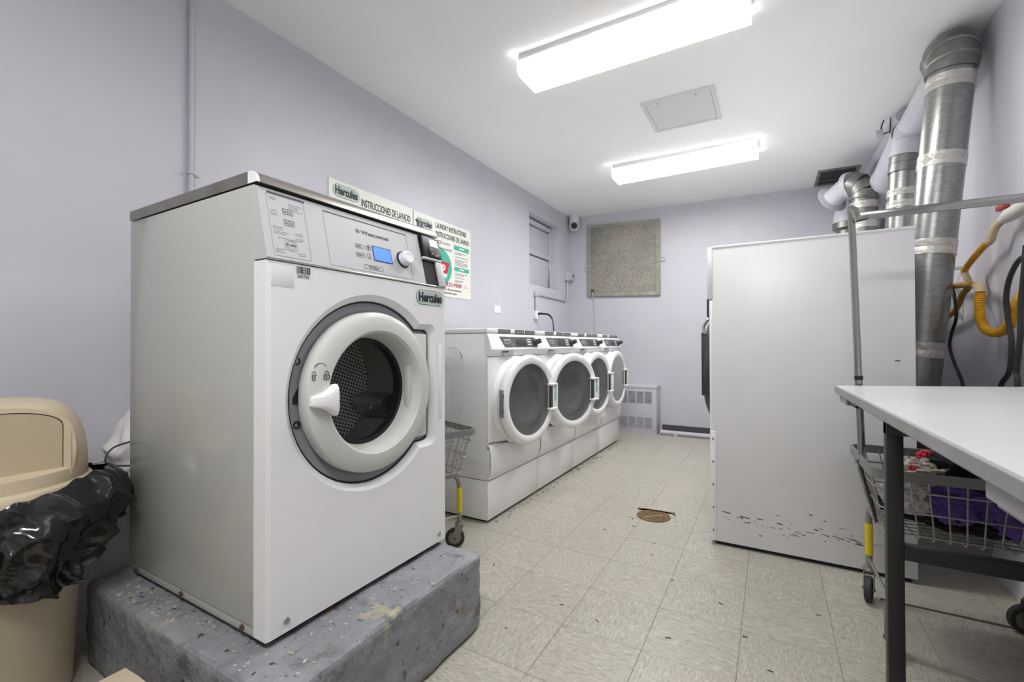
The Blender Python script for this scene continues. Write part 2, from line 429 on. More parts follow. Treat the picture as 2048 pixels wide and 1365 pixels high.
# ------------------------------------------------------------------ ceiling lights
def ceiling_light(cx, cy, label, lens='diffuser', L=1.25, W=.27):
    z = zc(cx, cy); t = thing('fluorescent_light', label, 'ceiling light', (cx, cy, z-.125), 0, 'fluorescent ceiling lights')
    rs = (zc(cx+L/2, cy)-zc(cx-L/2, cy))
    box('housing', 'lamp_housing', t, cx-L/2+.01, cx+L/2-.01, cy-W/2-.001, cy+W/2+.001, z-.036, z+.012, bev=.003)
    m = MB(); pr = [(-W/2+.02, -.104), (-W/2+.03, -.108), (W/2-.03, -.108), (W/2-.02, -.104)]; sd = [(-W/2-.002, -.034), (-W/2, -.085), (W/2, -.085), (W/2+.002, -.034)]
    n = 2
    A = [m.bm.verts.new((cx-L/2, cy+a, z+b)) for a, b in pr]; B = [m.bm.verts.new((cx+L/2, cy+a, z+b)) for a, b in pr]
    for k in range(len(pr)-1): m.bm.faces.new((A[k], A[k+1], B[k+1], B[k]))
    m.build('diffuser', lens, t, smooth=50)
    for k, q in ((0, 0), (1, 0), (1, 1), (0, 1)):
        sg = -1 if q == 0 else 1
        (a, b), (a_, b_) = (((W/2+.002)*sg, -.034), (W/2*sg, -.085)) if k == 0 else ((W/2*sg, -.085), ((W/2-.02)*sg, -.104))
        MB().quad((cx-L/2, cy+a, z+b), (cx+L/2, cy+a, z+b), (cx+L/2, cy+a_, z+b_), (cx-L/2, cy+a_, z+b_)).build('diffuser_side', 'diffuser_side', t)
    for sx in (-1, 1):
        MB().plate([[(a, b) for a, b in (sd[0], sd[1], pr[0], pr[1], pr[2], pr[3], sd[2], sd[3])]], (cx+sx*L/2, cy, z), Y, Z, X*sx).build('diffuser_end', 'diffuser_side', t)
    for sx in (-1, 1): box('end_cap', 'white_plastic', t, cx+sx*(L/2-.002)-.002, cx+sx*(L/2-.002)+.003, cy-W/2+.02, cy+W/2-.02, z-.035, z-.001)
    return t
ceiling_light(-.70, 2.50, 'large white fluorescent wrap light nearest the camera on the ceiling')
ceiling_light(-.71, 4.40, 'white fluorescent wrap light on the ceiling farther back beyond the hatch', 'diffuser_far')
ceiling_light(-.40, -.25, 'added fluorescent wrap light on the ceiling behind the viewer, unseen fill', 'diffuser_rear_fill')  # added unseen fixture, lifts the room to an even brightness
# ceiling access hatch
hz = zc(-.56, 3.55)
ht = thing('ceiling_hatch', 'flat grey square access hatch in the ceiling between the lights', 'hatch', (-.56, 3.55, hz-.012))
hx0, hx1, hy0, hy1 = -.81, -.315, 3.27, 3.77
def hatchpiece(n, x0, x1, y0, y1, zt, zb, m='hatch_paint'):
    mm = MB(); vs = []
    for (x, y) in ((x0, y0), (x1, y0), (x1, y1), (x0, y1)): vs.append((x, y, zc(x, y)))
    top = [mm.bm.verts.new((x, y, z+zt)) for x, y, z in vs]; bot = [mm.bm.verts.new((x, y, z-zb)) for x, y, z in vs]
    mm.bm.faces.new(top); mm.bm.faces.new(bot[::-1])
    for k in range(4): mm.bm.faces.new((top[k], top[(k+1) % 4], bot[(k+1) % 4], bot[k]))
    return mm.build(n, m, ht)
fwid = .028
hatchpiece('frame_rail', hx0, hx1, hy0, hy0+fwid, .005, .012); hatchpiece('frame_rail', hx0, hx1, hy1-fwid, hy1, .005, .012)
hatchpiece('frame_rail', hx0, hx0+fwid, hy0+fwid, hy1-fwid, .005, .012); hatchpiece('frame_rail', hx1-fwid, hx1, hy0+fwid, hy1-fwid, .005, .012)
hatchpiece('hatch_door', hx0+fwid+.003, hx1-fwid-.003, hy0+fwid+.003, hy1-fwid-.003, .005, .0105)
for x in (-.70, -.44): hatchpiece('screw_head', x-.005, x+.005, 3.315, 3.325, .0, .0125, 'grey_print')
# ceiling vent opening
vt = thing('ceiling_vent', 'dark open rectangular vent in the ceiling by the back wall', 'vent', (.57, 5.55, 2.78))
def ventpiece(n, x0, x1, y0, y1, zb, m):
    mm = MB(); vs = [(x, y, zc(x, y)) for (x, y) in ((x0, y0), (x1, y0), (x1, y1), (x0, y1))]
    top = [mm.bm.verts.new((x, y, z+.01)) for x, y, z in vs]; bot = [mm.bm.verts.new((x, y, z-zb)) for x, y, z in vs]
    mm.bm.faces.new(top); mm.bm.faces.new(bot[::-1])
    for k in range(4): mm.bm.faces.new((top[k], top[(k+1) % 4], bot[(k+1) % 4], bot[k]))
    mm.build(n, m, vt)
vx0, vx1, vy0, vy1 = .415, .75, 5.33, 5.80
ventpiece('opening', vx0+.02, vx1-.02, vy0+.02, vy1-.02, .008, 'vent_dark')
ventpiece('frame', vx0, vx0+.025, vy0, vy1, .016, 'vent_rust'); ventpiece('frame', vx1-.025, vx1, vy0, vy1, .016, 'vent_rust')
ventpiece('frame', vx0+.025, vx1-.025, vy0, vy0+.02, .016, 'vent_rust'); ventpiece('frame', vx0+.025, vx1-.025, vy1-.045, vy1, .016, 'vent_rust')
ventpiece('damper_blade', vx0+.03, vx1-.03, 5.62, 5.66, .013, 'dark_print')

# ------------------------------------------------------------------ left wall: conduits, posters, switch, camera
cp = thing('conduit', 'thin lilac-painted conduit running down the left wall above the big washer', 'pipe', (XL+.014, 1.092, .3))
MB().cyl((XL+.014, 1.092, .3), (XL+.014, 1.092, 2.85), .0115, n=12).build('pipe', 'lilac_paint', cp)
for z in (1.93,): MB().box(XL, XL+.03, 1.077, 1.107, z-.008, z+.008, bev=.002).box(XL, XL+.005, 1.10, 1.135, z-.008, z+.008, bev=.001).build('clamp', 'lilac_paint', cp)

jb = thing('outlet_conduit', 'lilac conduit with junction box bending down to an outlet by the corner', 'conduit', (XL+.02, 5.3, 1.4))
def uL(y, z, o=.02): return (XL+o, y, z)
box('junction_box', 'lilac_paint', jb, XL, XL+.06, 5.63, 5.73, 1.97, 2.10, bev=.004)
MB().box(XL+.06, XL+.068, 5.66, 5.80, 1.985, 2.09, bev=.003).build('box_cover', 'lilac_paint', jb)
MB().cyl((XL+.068, 5.77, 2.04), (XL+.074, 5.77, 2.04), .016, n=12).build('knockout', 'dirt', jb)
MB().tube(spline([uL(5.68, 1.98), uL(5.68, 1.80), uL(5.67, 1.73), uL(5.62, 1.695), uL(5.5, 1.695), uL(4.76, 1.705)], 5), .013, 10).build('pipe', 'lilac_paint', jb)
MB().box(XL, XL+.045, 4.70, 4.78, 1.675, 1.735, bev=.008).build('elbow_fitting', 'lilac_paint', jb)
MB().cyl(uL(4.735, 1.68), uL(4.735, 1.50), .012, n=10).build('pipe', 'lilac_paint', jb)
box('outlet_box', 'white_plastic', jb, XL, XL+.045, 4.70, 4.78, 1.405, 1.50, bev=.006)
MB().cyl(uL(4.95, 1.70), uL(4.97, 1.70), .02, n=10).build('coupling', 'lilac_paint', jb)
cr = thing('power_plug', 'black plugs and cords in the outlet above the second front-loader', 'plug', (XL+.05, 4.74, 1.43))
MB().box(XL+.045, XL+.10, 4.725, 4.765, 1.455, 1.48, bev=.006).build('plug_body', 'black_plastic', cr)
MB().tube(spline([(XL+.09, 4.75, 1.467), (XL+.16, 4.78, 1.46), (XL+.20, 4.80, 1.40), (XL+.21, 4.81, 1.28), (XL+.21, 4.80, 1.15)], 5), .006, 6).build('cord', 'black_cord', cr)
MB().tube(spline([(XL+.08, 4.77, 1.46), (XL+.13, 4.82, 1.455), (XL+.17, 4.86, 1.40), (XL+.19, 4.85, 1.30), (XL+.2, 4.83, 1.15)], 5), .006, 6).build('cord', 'black_cord', cr)
sw = thing('wall_switch', 'small white wall plate between the posters and the outlet', 'switch', (XL, 3.9, 1.42))
box('plate', 'white_plastic', sw, XL, XL+.008, 3.835, 3.95, 1.425, 1.50, bev=.003)
box('toggle', 'white_plastic', sw, XL+.008, XL+.014, 3.87, 3.90, 1.45, 1.475, bev=.002)
# security camera
sk = thing('security_camera', 'small white dome security camera in the ceiling corner', 'security camera', (-2.33, 5.76, 2.62))
sp = Vector((-2.33, 5.76, 2.735))
MB().lathe([(0, .135), (.066, .135), (.068, .07), (.066, .03)], sp, Z, 28).build('mount', 'camera_white', sk)
MB().lathe([(0, .072), (.062, .05), (.076, .0), (.070, -.035), (.045, -.065), (0, -.078)], sp, Z, 28).build('dome', 'camera_white', sk)
ld = (Vector((-.9, 2.2, 1.7))-sp).normalized()
MB().lathe([(.045, .045), (.045, .072), (.036, .080), (0, .082)], sp, ld, 24).build('lens_ring', 'dark_print', sk)
MB().lathe([(.02, .07), (.02, .086), (0, .088)], sp, ld, 20).build('lens', 'lens_black', sk)

# posters
PX = XL+.006
def logo(o, wid, hei, parent, tx='Hercules'):
    """green lozenge with the dark name in it; o = lower left corner on a +X facing sheet"""
    o = Vector(o)
    MB().plate([rrect(0, wid, 0, hei, hei/2*.99, 8)], o+X*.0006, Y, Z, X, .0006).build('logo_border', 'logo_green', parent)
    b = hei*.05
    MB().plate([rrect(b, wid-b, b, hei-b, hei/2*.9, 8)], o+X*.0011, Y, Z, X, .0006).build('logo_field', 'poster', parent)
    b = hei*.10
    MB().plate([rrect(b, wid-b, b, hei-b, hei/2*.85, 8)], o+X*.0015, Y, Z, X, .0006).build('logo_field', 'logo_grey', parent)
    b = hei*.17
    text(tx, o+X*.0015+Y*wid*.085+Z*hei*.2, Y, Z, wid*.84, hei*.64, 'black_print', parent, 'logo_lettering', bold=.035)
p1 = thing('instruction_poster', 'white washing instruction poster half hidden behind the big washer', 'poster', (XL, 2.25, 1.53), 0, 'wall posters')
P1Y, P1T = 1.873, 2.165
box('sheet', 'poster', p1, XL, PX, P1Y, P1Y+.765, 1.535, P1T)
logo((PX, P1Y+.03, P1T-.105), .215, .085, p1)
text('INSTRUCCIONES DE LAVADO', (PX, P1Y+.262, P1T-.115), Y, Z, .48, .052, 'black_print', p1, bold=.016)
box('heading_bar', 'green_print', p1, PX, PX+.0015, P1Y+.055, P1Y+.19, P1T-.165, P1T-.13)
text('PARA LAVAR', (PX+.0015, P1Y+.065, P1T-.157), Y, Z, .115, .018, 'white_print', p1, bold=.01)
text('Detergente', (PX, P1Y+.36, P1T-.21), Y, Z, .12, .024, 'dark_print', p1)
MB().plate([circle(P1Y+.335, P1T-.2, .017, 20), circle(P1Y+.335, P1T-.2, .013, 20)], (PX+.001, 0, 0), Y, Z, X, .001).build('printed_ring', 'dark_print', p1)
box('heading_bar', 'green_print', p1, PX, PX+.0015, P1Y+.62, P1Y+.745, P1T-.225, P1T-.195)
p2 = thing('instruction_poster', 'laundry instruction poster with a green circle and red phone number', 'poster', (XL, 3.0, 1.52), 0, 'wall posters')
P2Y, P2T, P2B = 2.655, 2.157, 1.518
box('sheet', 'poster', p2, XL, PX, P2Y, P2Y+.765, P2B, P2T)
logo((PX, P2Y+.025, P2T-.115), .20, .075, p2)
text('LAUNDRY INSTRUCTIONS', (PX, P2Y+.262, P2T-.075), Y, Z, .43, .045, 'black_print', p2, bold=.016)
text('INSTRUCCIONES DE LAVADO', (PX, P2Y+.262, P2T-.145), Y, Z, .475, .045, 'black_print', p2, bold=.016)
box('heading_bar', 'green_print', p2, PX, PX+.0015, P2Y+.02, P2Y+.22, P2T-.165, P2T-.14)
text('Detergent', (PX, P2Y+.345, P2T-.20), Y, Z, .11, .026, 'grey_print', p2)
text('Recommended', (PX, P2Y+.30, P2T-.245), Y, Z, .18, .024, 'grey_print', p2)
MB().plate([circle(P2Y+.315, P2T-.187, .017, 20), circle(P2Y+.315, P2T-.187, .012, 20)], (PX+.001, 0, 0), Y, Z, X, .001).build('printed_ring', 'dark_print', p2)
gc = Vector((PX+.0012, P2Y+.29, P2B+.245)); 
MB().plate([[(.19*math.cos(2*math.pi*k/48), .165*math.sin(2*math.pi*k/48)) for k in range(48)]], gc, Y, Z, X, .0012).build('green_circle', 'green_print', p2)
MB().plate([[(-.05, .045), (-.03, -.05), (.085, -.05), (.115, .045)]], gc+X*.001+Y*.04, Y, Z, X, .001).build('red_cup', 'bright_red', p2)
MB().plate([[(-.11, .065), (.13, .045), (.13, .035), (-.11, .05)]], gc+X*.0013+Y*.03, Y, Z, X, .001).build('red_cup_rim', 'red_print', p2)
MB().plate([circle(.03, .0, .026, 20)], gc+X*.0018+Y*.045, Y, Z, X, .001).build('cup_badge', 'white_print', p2)
MB().plate([[(-.025, -.05), (-.02, -.085), (.075, -.085), (.083, -.05)]], gc+X*.0012+Y*.04, Y, Z, X, .001).build('cup_label', 'white_print', p2)
MB().plate([[(.012, .0), (.026, -.014), (.048, .014), (.044, .018), (.026, -.004), (.018, .004)]], gc+X*.0025+Y*.045, Y, Z, X, .001).build('check_mark', 'bright_red', p2)
def lines(parent, y0, y1, zs, m='grey_print', th=.006, seed=0, name='small_print'):
    rr = random.Random(seed); mm = MB()
    for z in zs:
        y = y0; e = y0 + (y1-y0)*rr.uniform(.45, 1.0)
        while y < e:
            wd = rr.uniform(.012, .035); mm.box(PX, PX+.001, y, min(y+wd, e), z, z+th); y += wd+.006
    return mm.build(name, m, parent, smooth=0)
lines(p2, gc.y-.05, gc.y+.13, [gc.z+.085, gc.z+.11, gc.z+.14][:2], 'logo_green', .012, 3).location.x += .0025
lines(p2, gc.y-.04, gc.y+.13, [gc.z-.105, gc.z-.12, gc.z-.135], 'logo_green', .006, 4).location.x += .0025
box('heading_bar', 'green_print', p2, PX, PX+.0015, P2Y+.51, P2Y+.735, P2T-.215, P2T-.175)
box('heading_bar', 'green_print', p2, PX, PX+.0015, P2Y+.52, P2Y+.735, P2T-.40, P2T-.365)
box('heading_print', 'white_print', p2, PX+.0015, PX+.0022, P2Y+.59, P2Y+.66, P2T-.200, P2T-.188)
box('heading_print', 'white_print', p2, PX+.0015, PX+.0022, P2Y+.59, P2Y+.66, P2T-.388, P2T-.376)
lines(p2, P2Y+.53, P2Y+.73, [P2T-.24-.0125*k for k in range(10) if k not in (2, 4)], 'grey_print', .006, 5)
lines(p2, P2Y+.53, P2Y+.73, [P2T-.425-.0125*k for k in range(9) if k not in (2, 4, 7)], 'grey_print', .006, 6)
text('6) 822-9300', (PX, P2Y+.335, P2B+.082), Y, Z, .285, .044, 'red_print', p2, bold=.02)
text('icios y Reembolsos', (PX, P2Y+.31, P2B+.05), Y, Z, .31, .022, 'black_print', p2, bold=.01)
text('w.hercnet.com', (PX, P2Y+.33, P2B+.024), Y, Z, .22, .02, 'black_print', p2, bold=.01)
lines(p2, P2Y+.655, P2Y+.74, [P2B+.11, P2B+.098], 'grey_print', .004, 8)

# ------------------------------------------------------------------ back wall: rough board, cover, radiator
pb = thing('wall_board', 'rough speckled grey cement board with pale frame on the back wall', 'wall panel', (-1.66, YB, 1.74))
bx0, bx1, bz0, bz1 = -2.16, -1.205, 1.755, 2.715
y0 = YB-.03
mm = MB(); slope = -.035
def skew(mb):
    for v in mb.bm.verts: v.co.z += slope*(v.co.x-bx0)/(bx1-bx0)
    return mb
skew(MB().box(bx0, bx1, y0, YB, bz0, bz1, bev=.003)).build('board', 'rough_board', pb)
skew(MB().box(bx0, bx0+.05, y0-.008, y0, bz0, bz1, bev=.003)).build('edge_strip', 'panel_frame', pb)
skew(MB().box(bx1-.055, bx1, y0-.008, y0, bz0, bz1, bev=.003)).build('edge_strip', 'panel_frame', pb)
skew(MB().box(bx0+.05, bx1-.055, y0-.006, y0, bz1-.035, bz1, bev=.003)).build('edge_strip', 'panel_frame', pb)
skew(MB().box(bx0+.05, bx1-.055, y0-.006, y0, bz0, bz0+.05, bev=.003)).build('edge_strip', 'panel_frame', pb)
for x0, x1, z in ((bx1, bx1+.06, 2.19), (bx0-.045, bx0, 2.15)):
    b_ = box('bracket', 'lilac_paint', pb, x0, x1, YB-.02, YB, z-.04, z+.04, bev=.004)
    MB().cyl(((x0+x1)/2, YB-.024, z), ((x0+x1)/2, YB-.02, z), .007, n=8).build('screw', 'dark_print', b_)
MB().cyl((bx0+.065, y0-.010, bz0+.07), (bx0+.065, y0+.002, bz0+.07), .022, n=14).build('cable_hole', 'rubber', pb)
cb = tag(MB().tube(spline([(bx0+.065, y0-.014, bz0+.07), (bx0+.075, y0-.025, bz0+.03), (bx0+.078, YB-.012, bz0-.05), (bx0+.082, YB-.008, 1.5), (bx0+.09, YB-.008, 1.25), (bx0+.08, YB-.008, 1.0)], 6), .006, 6).build('painted_cable', 'lilac_paint'),
         'thin painted cable hanging down the back wall from the cement board', 'cable')
rd = thing('radiator_cover', 'lilac painted metal radiator cover with louvred grilles', 'radiator', (-1.45, 5.72, 0))
rx0, rx1, ry0, rz1 = -1.80, -1.215, 5.62, .585
MB().box(rx0, rx1, ry0, YB, .012, rz1, bev=.006).build('body', 'lilac_paint', rd)
MB().box(rx0, rx1+.004, ry0-.006, YB, rz1-.03, rz1+.006, bev=.006).build('top_edge', 'lilac_paint', rd)
gm = None
for row, (z0, z1) in enumerate(((.375, .52), (.07, .20))):
    for k in range(5):
        gx1 = rx1-.055-.1*k; gx0 = gx1-.085
        g_ = box('grille_opening', 'black_plastic', rd, gx0, gx1, ry0-.0012, ry0+.01, z0, z1)
        ms = MB(); n = 11
        for q in range(n):
            zz = z0 + (z1-z0)*(q+.5)/n
            ms.box(gx0, gx1, ry0-.004, ry0+.002, zz-.0034, zz+.0034)
        ms.build('louvres', 'lilac_paint', g_, smooth=0)
mf = MB(); rr = random.Random(9)
for k in range(26):
    x = rx0 + (rx1-rx0)*k/26; mf.box(x, x+.024, ry0-.004, ry0+.02, 0, rr.uniform(.012, .034))
mf.build('flaking_foot', 'lilac_paint', rd)

# ------------------------------------------------------------------ concrete plinth
pl = MB(); px0, px1, py0, py1, pz = -2.07, -.985, .615, 1.47, .287
pl.box(px0, px1, py0, py1, 0, pz, bev=.022, seg=3)
bmesh.ops.triangulate(pl.bm, faces=pl.bm.faces[:])
for _ in range(5):
    es = [e for e in pl.bm.edges if e.calc_length() > .03]
    if not es: break
    bmesh.ops.subdivide_edges(pl.bm, edges=es, cuts=1)
    bmesh.ops.triangulate(pl.bm, faces=[f for f in pl.bm.faces if len(f.verts) > 3])
for v in pl.bm.verts:
    if v.co.z < .01: continue
    p = v.co; edge = min(abs(p.z-pz), .05)/.05
    n = noise.noise(p*14)*.006 + noise.noise(p*40)*.003
    inner = px0+.15 < p.x < px1-.2 and py0+.1 < p.y < py1-.02 and p.z > pz-.01
    d = Vector((n if p.x > px1-.04 else 0, -n if p.y < py0+.04 else 0, (n if not inner else min(n, 0)) if p.z > pz-.04 else 0))
    v.co += d*.9
tag(pl.build('concrete_plinth', 'plinth_paint', smooth=60), 'chipped grey painted concrete plinth under the big washer', 'plinth')

# ------------------------------------------------------------------ big washer (industrial)
WX, WL, WR, WB, WT = -1.165, .71, 1.47, .302, 1.545
bw = thing('industrial_washer', 'big white and grey front-loading washer standing on the concrete plinth', 'washing machine', (-1.58, 1.09, WB-.012))
BX = WX-.058                                            # front of the grey body behind the white panel
MB().box(-1.99, BX, WL, WR, WB+.03, WT, bev=.004, drop=(0, 1)).build('body', 'grey_side', bw)
sk_ = MB().box(-1.985, BX+.004, WL+.004, WR-.004, WB, WB+.034, bev=.003)
base = sk_.build('base_frame', 'grey_side', bw)
for x in (-1.93, -1.62, -1.28): MB().cyl((x, WL+.006, WB+.014), (x, WL-.002, WB+.014), .008, n=10).build('bolt', 'rust', base)
for x in (-1.9, -1.3):
    for y in (WL+.06, WR-.06): MB().cyl((x, y, WB-.014), (x, y, WB+.005), .03, n=14).build('foot', 'rust', base)
MB().box(BX-.01, WX-.012, WL+.008, WR-.008, WB-.004, WB+.02, bev=.003).build('front_lip', 'steel_top', base)
# white front panel with the door recess cut out
DC = (1.09, .944)
def outline(off, n=44):
    r = .305+off; e = .293+off; z1 = .216+off; rc = .03
    a0 = math.asin(min(.999, z1/r))
    pts = [(r*math.cos(a0+(2*math.pi-2*a0)*k/n), r*math.sin(a0+(2*math.pi-2*a0)*k/n)) for k in range(n+1)]
    for k in range(6):
        t = R(-90+90*k/5); pts.append((e-rc+rc*math.cos(t), -z1+rc+rc*math.sin(t)))
    for k in range(6):
        t = R(0+90*k/5); pts.append((e-rc+rc*math.cos(t), z1-rc+rc*math.sin(t)))
    return pts
def at_panel(pts): return [(a+DC[0], b+DC[1]) for a, b in pts]
fp_ = MB(); fz0, fz1 = WB+.006, 1.331
cr_ = .012
fp_.plate([[(WL+cr_, fz0), (WR-cr_, fz0), (WR-cr_, fz1), (WL+cr_, fz1)], at_panel(outline(.022))[::-1]], (WX, 0, 0), Y, Z, X, 0)
# folded sides of the panel
for (ya, yb) in ((WL, WL+cr_), (WR, WR-cr_)):
    yi = ya + (.004 if yb > ya else -.004)
    MB().plate([[(BX, ya), (WX-.004, ya), (WX, yb), (WX-.002, yb), (WX-.008, yi), (BX, yi)]], (0, 0, fz1), X, Y, Z, fz1-fz0).build('panel_fold', 'white_enamel', bw, smooth=0)
fp_.quad((WX, WL+cr_, fz1), (WX, WR-cr_, fz1), (BX, WR, fz1), (BX, WL, fz1))
fp_.quad((WX, WL+cr_, fz0), (WX, WR-cr_, fz0), (BX, WR, fz0), (BX, WL, fz0))
def loft(mb, A, xa, B, xb):
    n = len(A); va = [mb.bm.verts.new((xa, a+DC[0], b+DC[1])) for a, b in A]; vb = [mb.bm.verts.new((xb, a+DC[0], b+DC[1])) for a, b in B]
    for k in range(n): mb.bm.faces.new((va[k], va[(k+1) % n], vb[(k+1) % n], vb[k]))
loft(fp_, outline(.022), WX, outline(.016), WX-.004); loft(fp_, outline(.016), WX-.004, outline(.002), WX-.018); loft(fp_, outline(.002), WX-.018, outline(0), WX-.03)
bmesh.ops.remove_doubles(fp_.bm, verts=fp_.bm.verts[:], dist=.0003)
front = fp_.build('front_panel', 'white_enamel', bw, smooth=13)
g_ = MB(); loft(g_, outline(.001), WX-.024, outline(-.005), WX-.024); loft(g_, outline(-.005), WX-.024, outline(-.005), WX-.036)
g_.build('door_gasket', 'rubber', bw)
rc_ = MB(); loft(rc_, outline(-.005), WX-.027, outline(-.02), WX-.030); loft(rc_, outline(-.02), WX-.030, outline(-.035), WX-.034)
rc_.plate([at_panel(outline(-.035)), at_panel(circle(0, 0, .205, 40))], (WX-.034, 0, 0), Y, Z, X, 0)
rec = rc_.build('recess_pan', 'recess_grey', bw, smooth=40)
for dz in (.11, -.075): 
    MB().lathe([(.012, 0), (.012, .006), (.007, .006), (.006, .001), (0, .001)], (WX-.034, DC[0]-.272, DC[1]+dz), X, 18).build('catch_screw', 'rubber', rec)
MB().plate([[(-.015, -.02), (.02, -.02), (.02, .03)]], (WX-.03, DC[0]-.283, DC[1]+.005), Y, Z, X, .003).build('warning_mark', 'rubber', rec)
MB().box(WX-.034, WX-.006, DC[0]+.17, DC[0]+.272, DC[1]-.195, DC[1]+.2, bev=.006).build('hinge_cover', 'door_grey', bw)
MB().box(WX-.02, WX-.003, DC[0]+.262, DC[0]+.274, DC[1]-.09, DC[1]+.10, bev=.002).build('hinge_pin', 'recess_grey', bw)
# embossed line right of the door
MB().box(WX-.001, WX+.0022, DC[0]+.335, DC[0]+.352, DC[1]-.14, DC[1]+.16, bev=.002).build('embossed_rib', 'white_enamel', front)
# drum, tub gasket
MB().lathe([(.20, -.034), (.20, -.10), (.235, -.105), (.235, -.15)], (WX, *DC), X, 48).build('tub_gasket', 'rubber', bw)
dr = MB().lathe([(.30, -.15), (.235, -.15)], (WX, *DC), X, 48)
dr.lathe([(.27, -.14), (.27, -.34)], (WX, *DC), X, 48)
dr.build('drum', 'steel_round', bw)
MB().lathe([(.27, -.34), (.20, -.345), (0, -.35)], (WX, *DC), X, 48).build('drum_back', 'drum_steel', bw)
for k in range(3):
    a = R(100+120*k); c = Vector((WX-.16, DC[0]+.255*math.cos(a), DC[1]+.255*math.sin(a)))
    n_ = Vector((0, -math.cos(a), -math.sin(a))); t_ = Vector((0, -math.sin(a), math.cos(a)))
    MB().plate([[(-.05, 0), (-.012, .06), (.012, .06), (.05, 0)]], c, t_, n_, X, .17).build('drum_lifter', 'steel_round', bw)
dm = MATS['drum_steel']; nt = dm.node_tree; b_ = nt.nodes['Principled BSDF']   # perforations
tc = nt.nodes.new('ShaderNodeTexCoord'); vo = nt.nodes.new('ShaderNodeTexVoronoi'); vo.inputs['Scale'].default_value = 72; vo.inputs['Randomness'].default_value = 0; vo.voronoi_dimensions = '2D'
mp_ = nt.nodes.new('ShaderNodeMapping'); mp_.inputs['Rotation'].default_value = (R(20), R(90), 0)
nt.links.new(tc.outputs['Object'], mp_.inputs['Vector']); nt.links.new(mp_.outputs[0], vo.inputs['Vector'])
rp = nt.nodes.new('ShaderNodeValToRGB'); rp.color_ramp.elements[0].position = .27; rp.color_ramp.elements[1].position = .36
rp.color_ramp.elements[0].color = rgb(30, 30, 30); rp.color_ramp.elements[1].color = rgb(226, 226, 223)
nt.links.new(vo.outputs['Distance'], rp.inputs['Fac']); nt.links.new(rp.outputs['Color'], b_.inputs['Base Color'])
# door
rings = [(.268, -.028), (.2685, .000), (.265, .010), (.258, .016), (.244, .021), (.222, .0245), (.206, .0245), (.2035, .023), (.2015, .019), (.198, .017), (.190, -.004), (.184, -.03), (.181, -.058), (.181, -.075), (.20, -.075), (.24, -.03)]
dring = MB().lathe(rings, (WX, *DC), X, 72, close=True).build('door', 'door_grey', bw, smooth=28)
MB().lathe([(.186, -.05), (.186, -.075), (.172, -.085), (.168, -.07), (.168, -.05)], (WX, *DC), X, 56, close=True).build('window_seal', 'rubber', dring)
MB().lathe([(.17, -.055), (.17, -.062), (.165, -.10), (.152, -.15), (.135, -.165), (.10, -.172), (0, -.176), (0, -.170), (.10, -.166), (.132, -.158), (.147, -.146), (.158, -.10), (.163, -.058), (0, -.0535), (0, -.0505), (.17, -.052)][:13] , (WX, *DC), X, 56).build('door_glass', 'glass', dring, smooth=50)
# door handle: flared white grip
hm = MB(); hs = [(-.266, .012, .014), (-.258, .017, .022), (-.244, .020, .030), (-.228, .025, .036), (-.213, .035, .041), (-.201, .046, .043), (-.193, .048, .041), (-.188, .042, .034), (-.185, .030, .022)]
nn = 20; secs = []
for (a, hh, lf) in hs:
    ring = []
    for k in range(nn):
        t = 2*math.pi*k/nn; c_, s_ = math.cos(t), math.sin(t)
        e_ = .62; cx_ = math.copysign(abs(c_)**e_, c_); sx_ = math.copysign(abs(s_)**e_, s_)
        ring.append(hm.bm.verts.new((WX+.018+lf*.5+cx_*lf*.5, DC[0]+a, DC[1]-.006+sx_*hh)))
    secs.append(ring)
for A, B in zip(secs[:-1], secs[1:]):
    for k in range(nn): hm.bm.faces.new((A[k], A[(k+1) % nn], B[(k+1) % nn], B[k]))
hm.bm.faces.new(secs[0]); hm.bm.faces.new(secs[-1])
hm.build('door_handle', 'white_plastic', dring, smooth=55)
def ring_h(dy, dz):
    r = math.hypot(dy, dz); return WX + .0262 - max(0, r-.222)*.225
def padlock(y, z, opened):
    m = MB(); x = ring_h(y-DC[0], z-DC[1])-.0012
    m.plate([rrect(y-.010, y+.010, z-.011, z+.004, .004, 3), rrect(y-.0085, y+.0085, z-.0095, z+.0025, .003, 3)], (x+.0015, 0, 0), Y, Z, X, .002)
    sy = y-.004 if opened else y
    m.tube([(x+.0005, sy-.006, z+.004), (x+.0005, sy-.006, z+.011), (x+.0005, sy, z+.016), (x+.0005, sy+.006, z+.011), (x+.0005, sy+.006, z+(.009 if opened else .004))], .001, 5)
    m.cyl((x-.001, y, z-.003), (x+.0012, y, z-.003), .002, n=8).box(x-.001, x+.0012, y-.0007, y+.0007, z-.008, z-.003)
    m.build('lock_symbol', 'dark_print', dring)
padlock(DC[0]-.246, DC[1]+.066, True); padlock(DC[0]-.212, DC[1]+.066, False)
MB().tube([(ring_h(-.229+.018*math.cos(R(a)), .088+.016*math.sin(R(a)))-.0008, DC[0]-.229+.018*math.cos(R(a)), DC[1]+.088+.016*math.sin(R(a))) for a in range(20, 165, 12)], .0011, 5).build('turn_arrow', 'dark_print', dring)
for y in (.768, 1.425): MB().lathe([(0, .007), (.008, .005), (.009, 0)], (WX, y, .34), X, 14).build('panel_screw', 'steel_round', front)
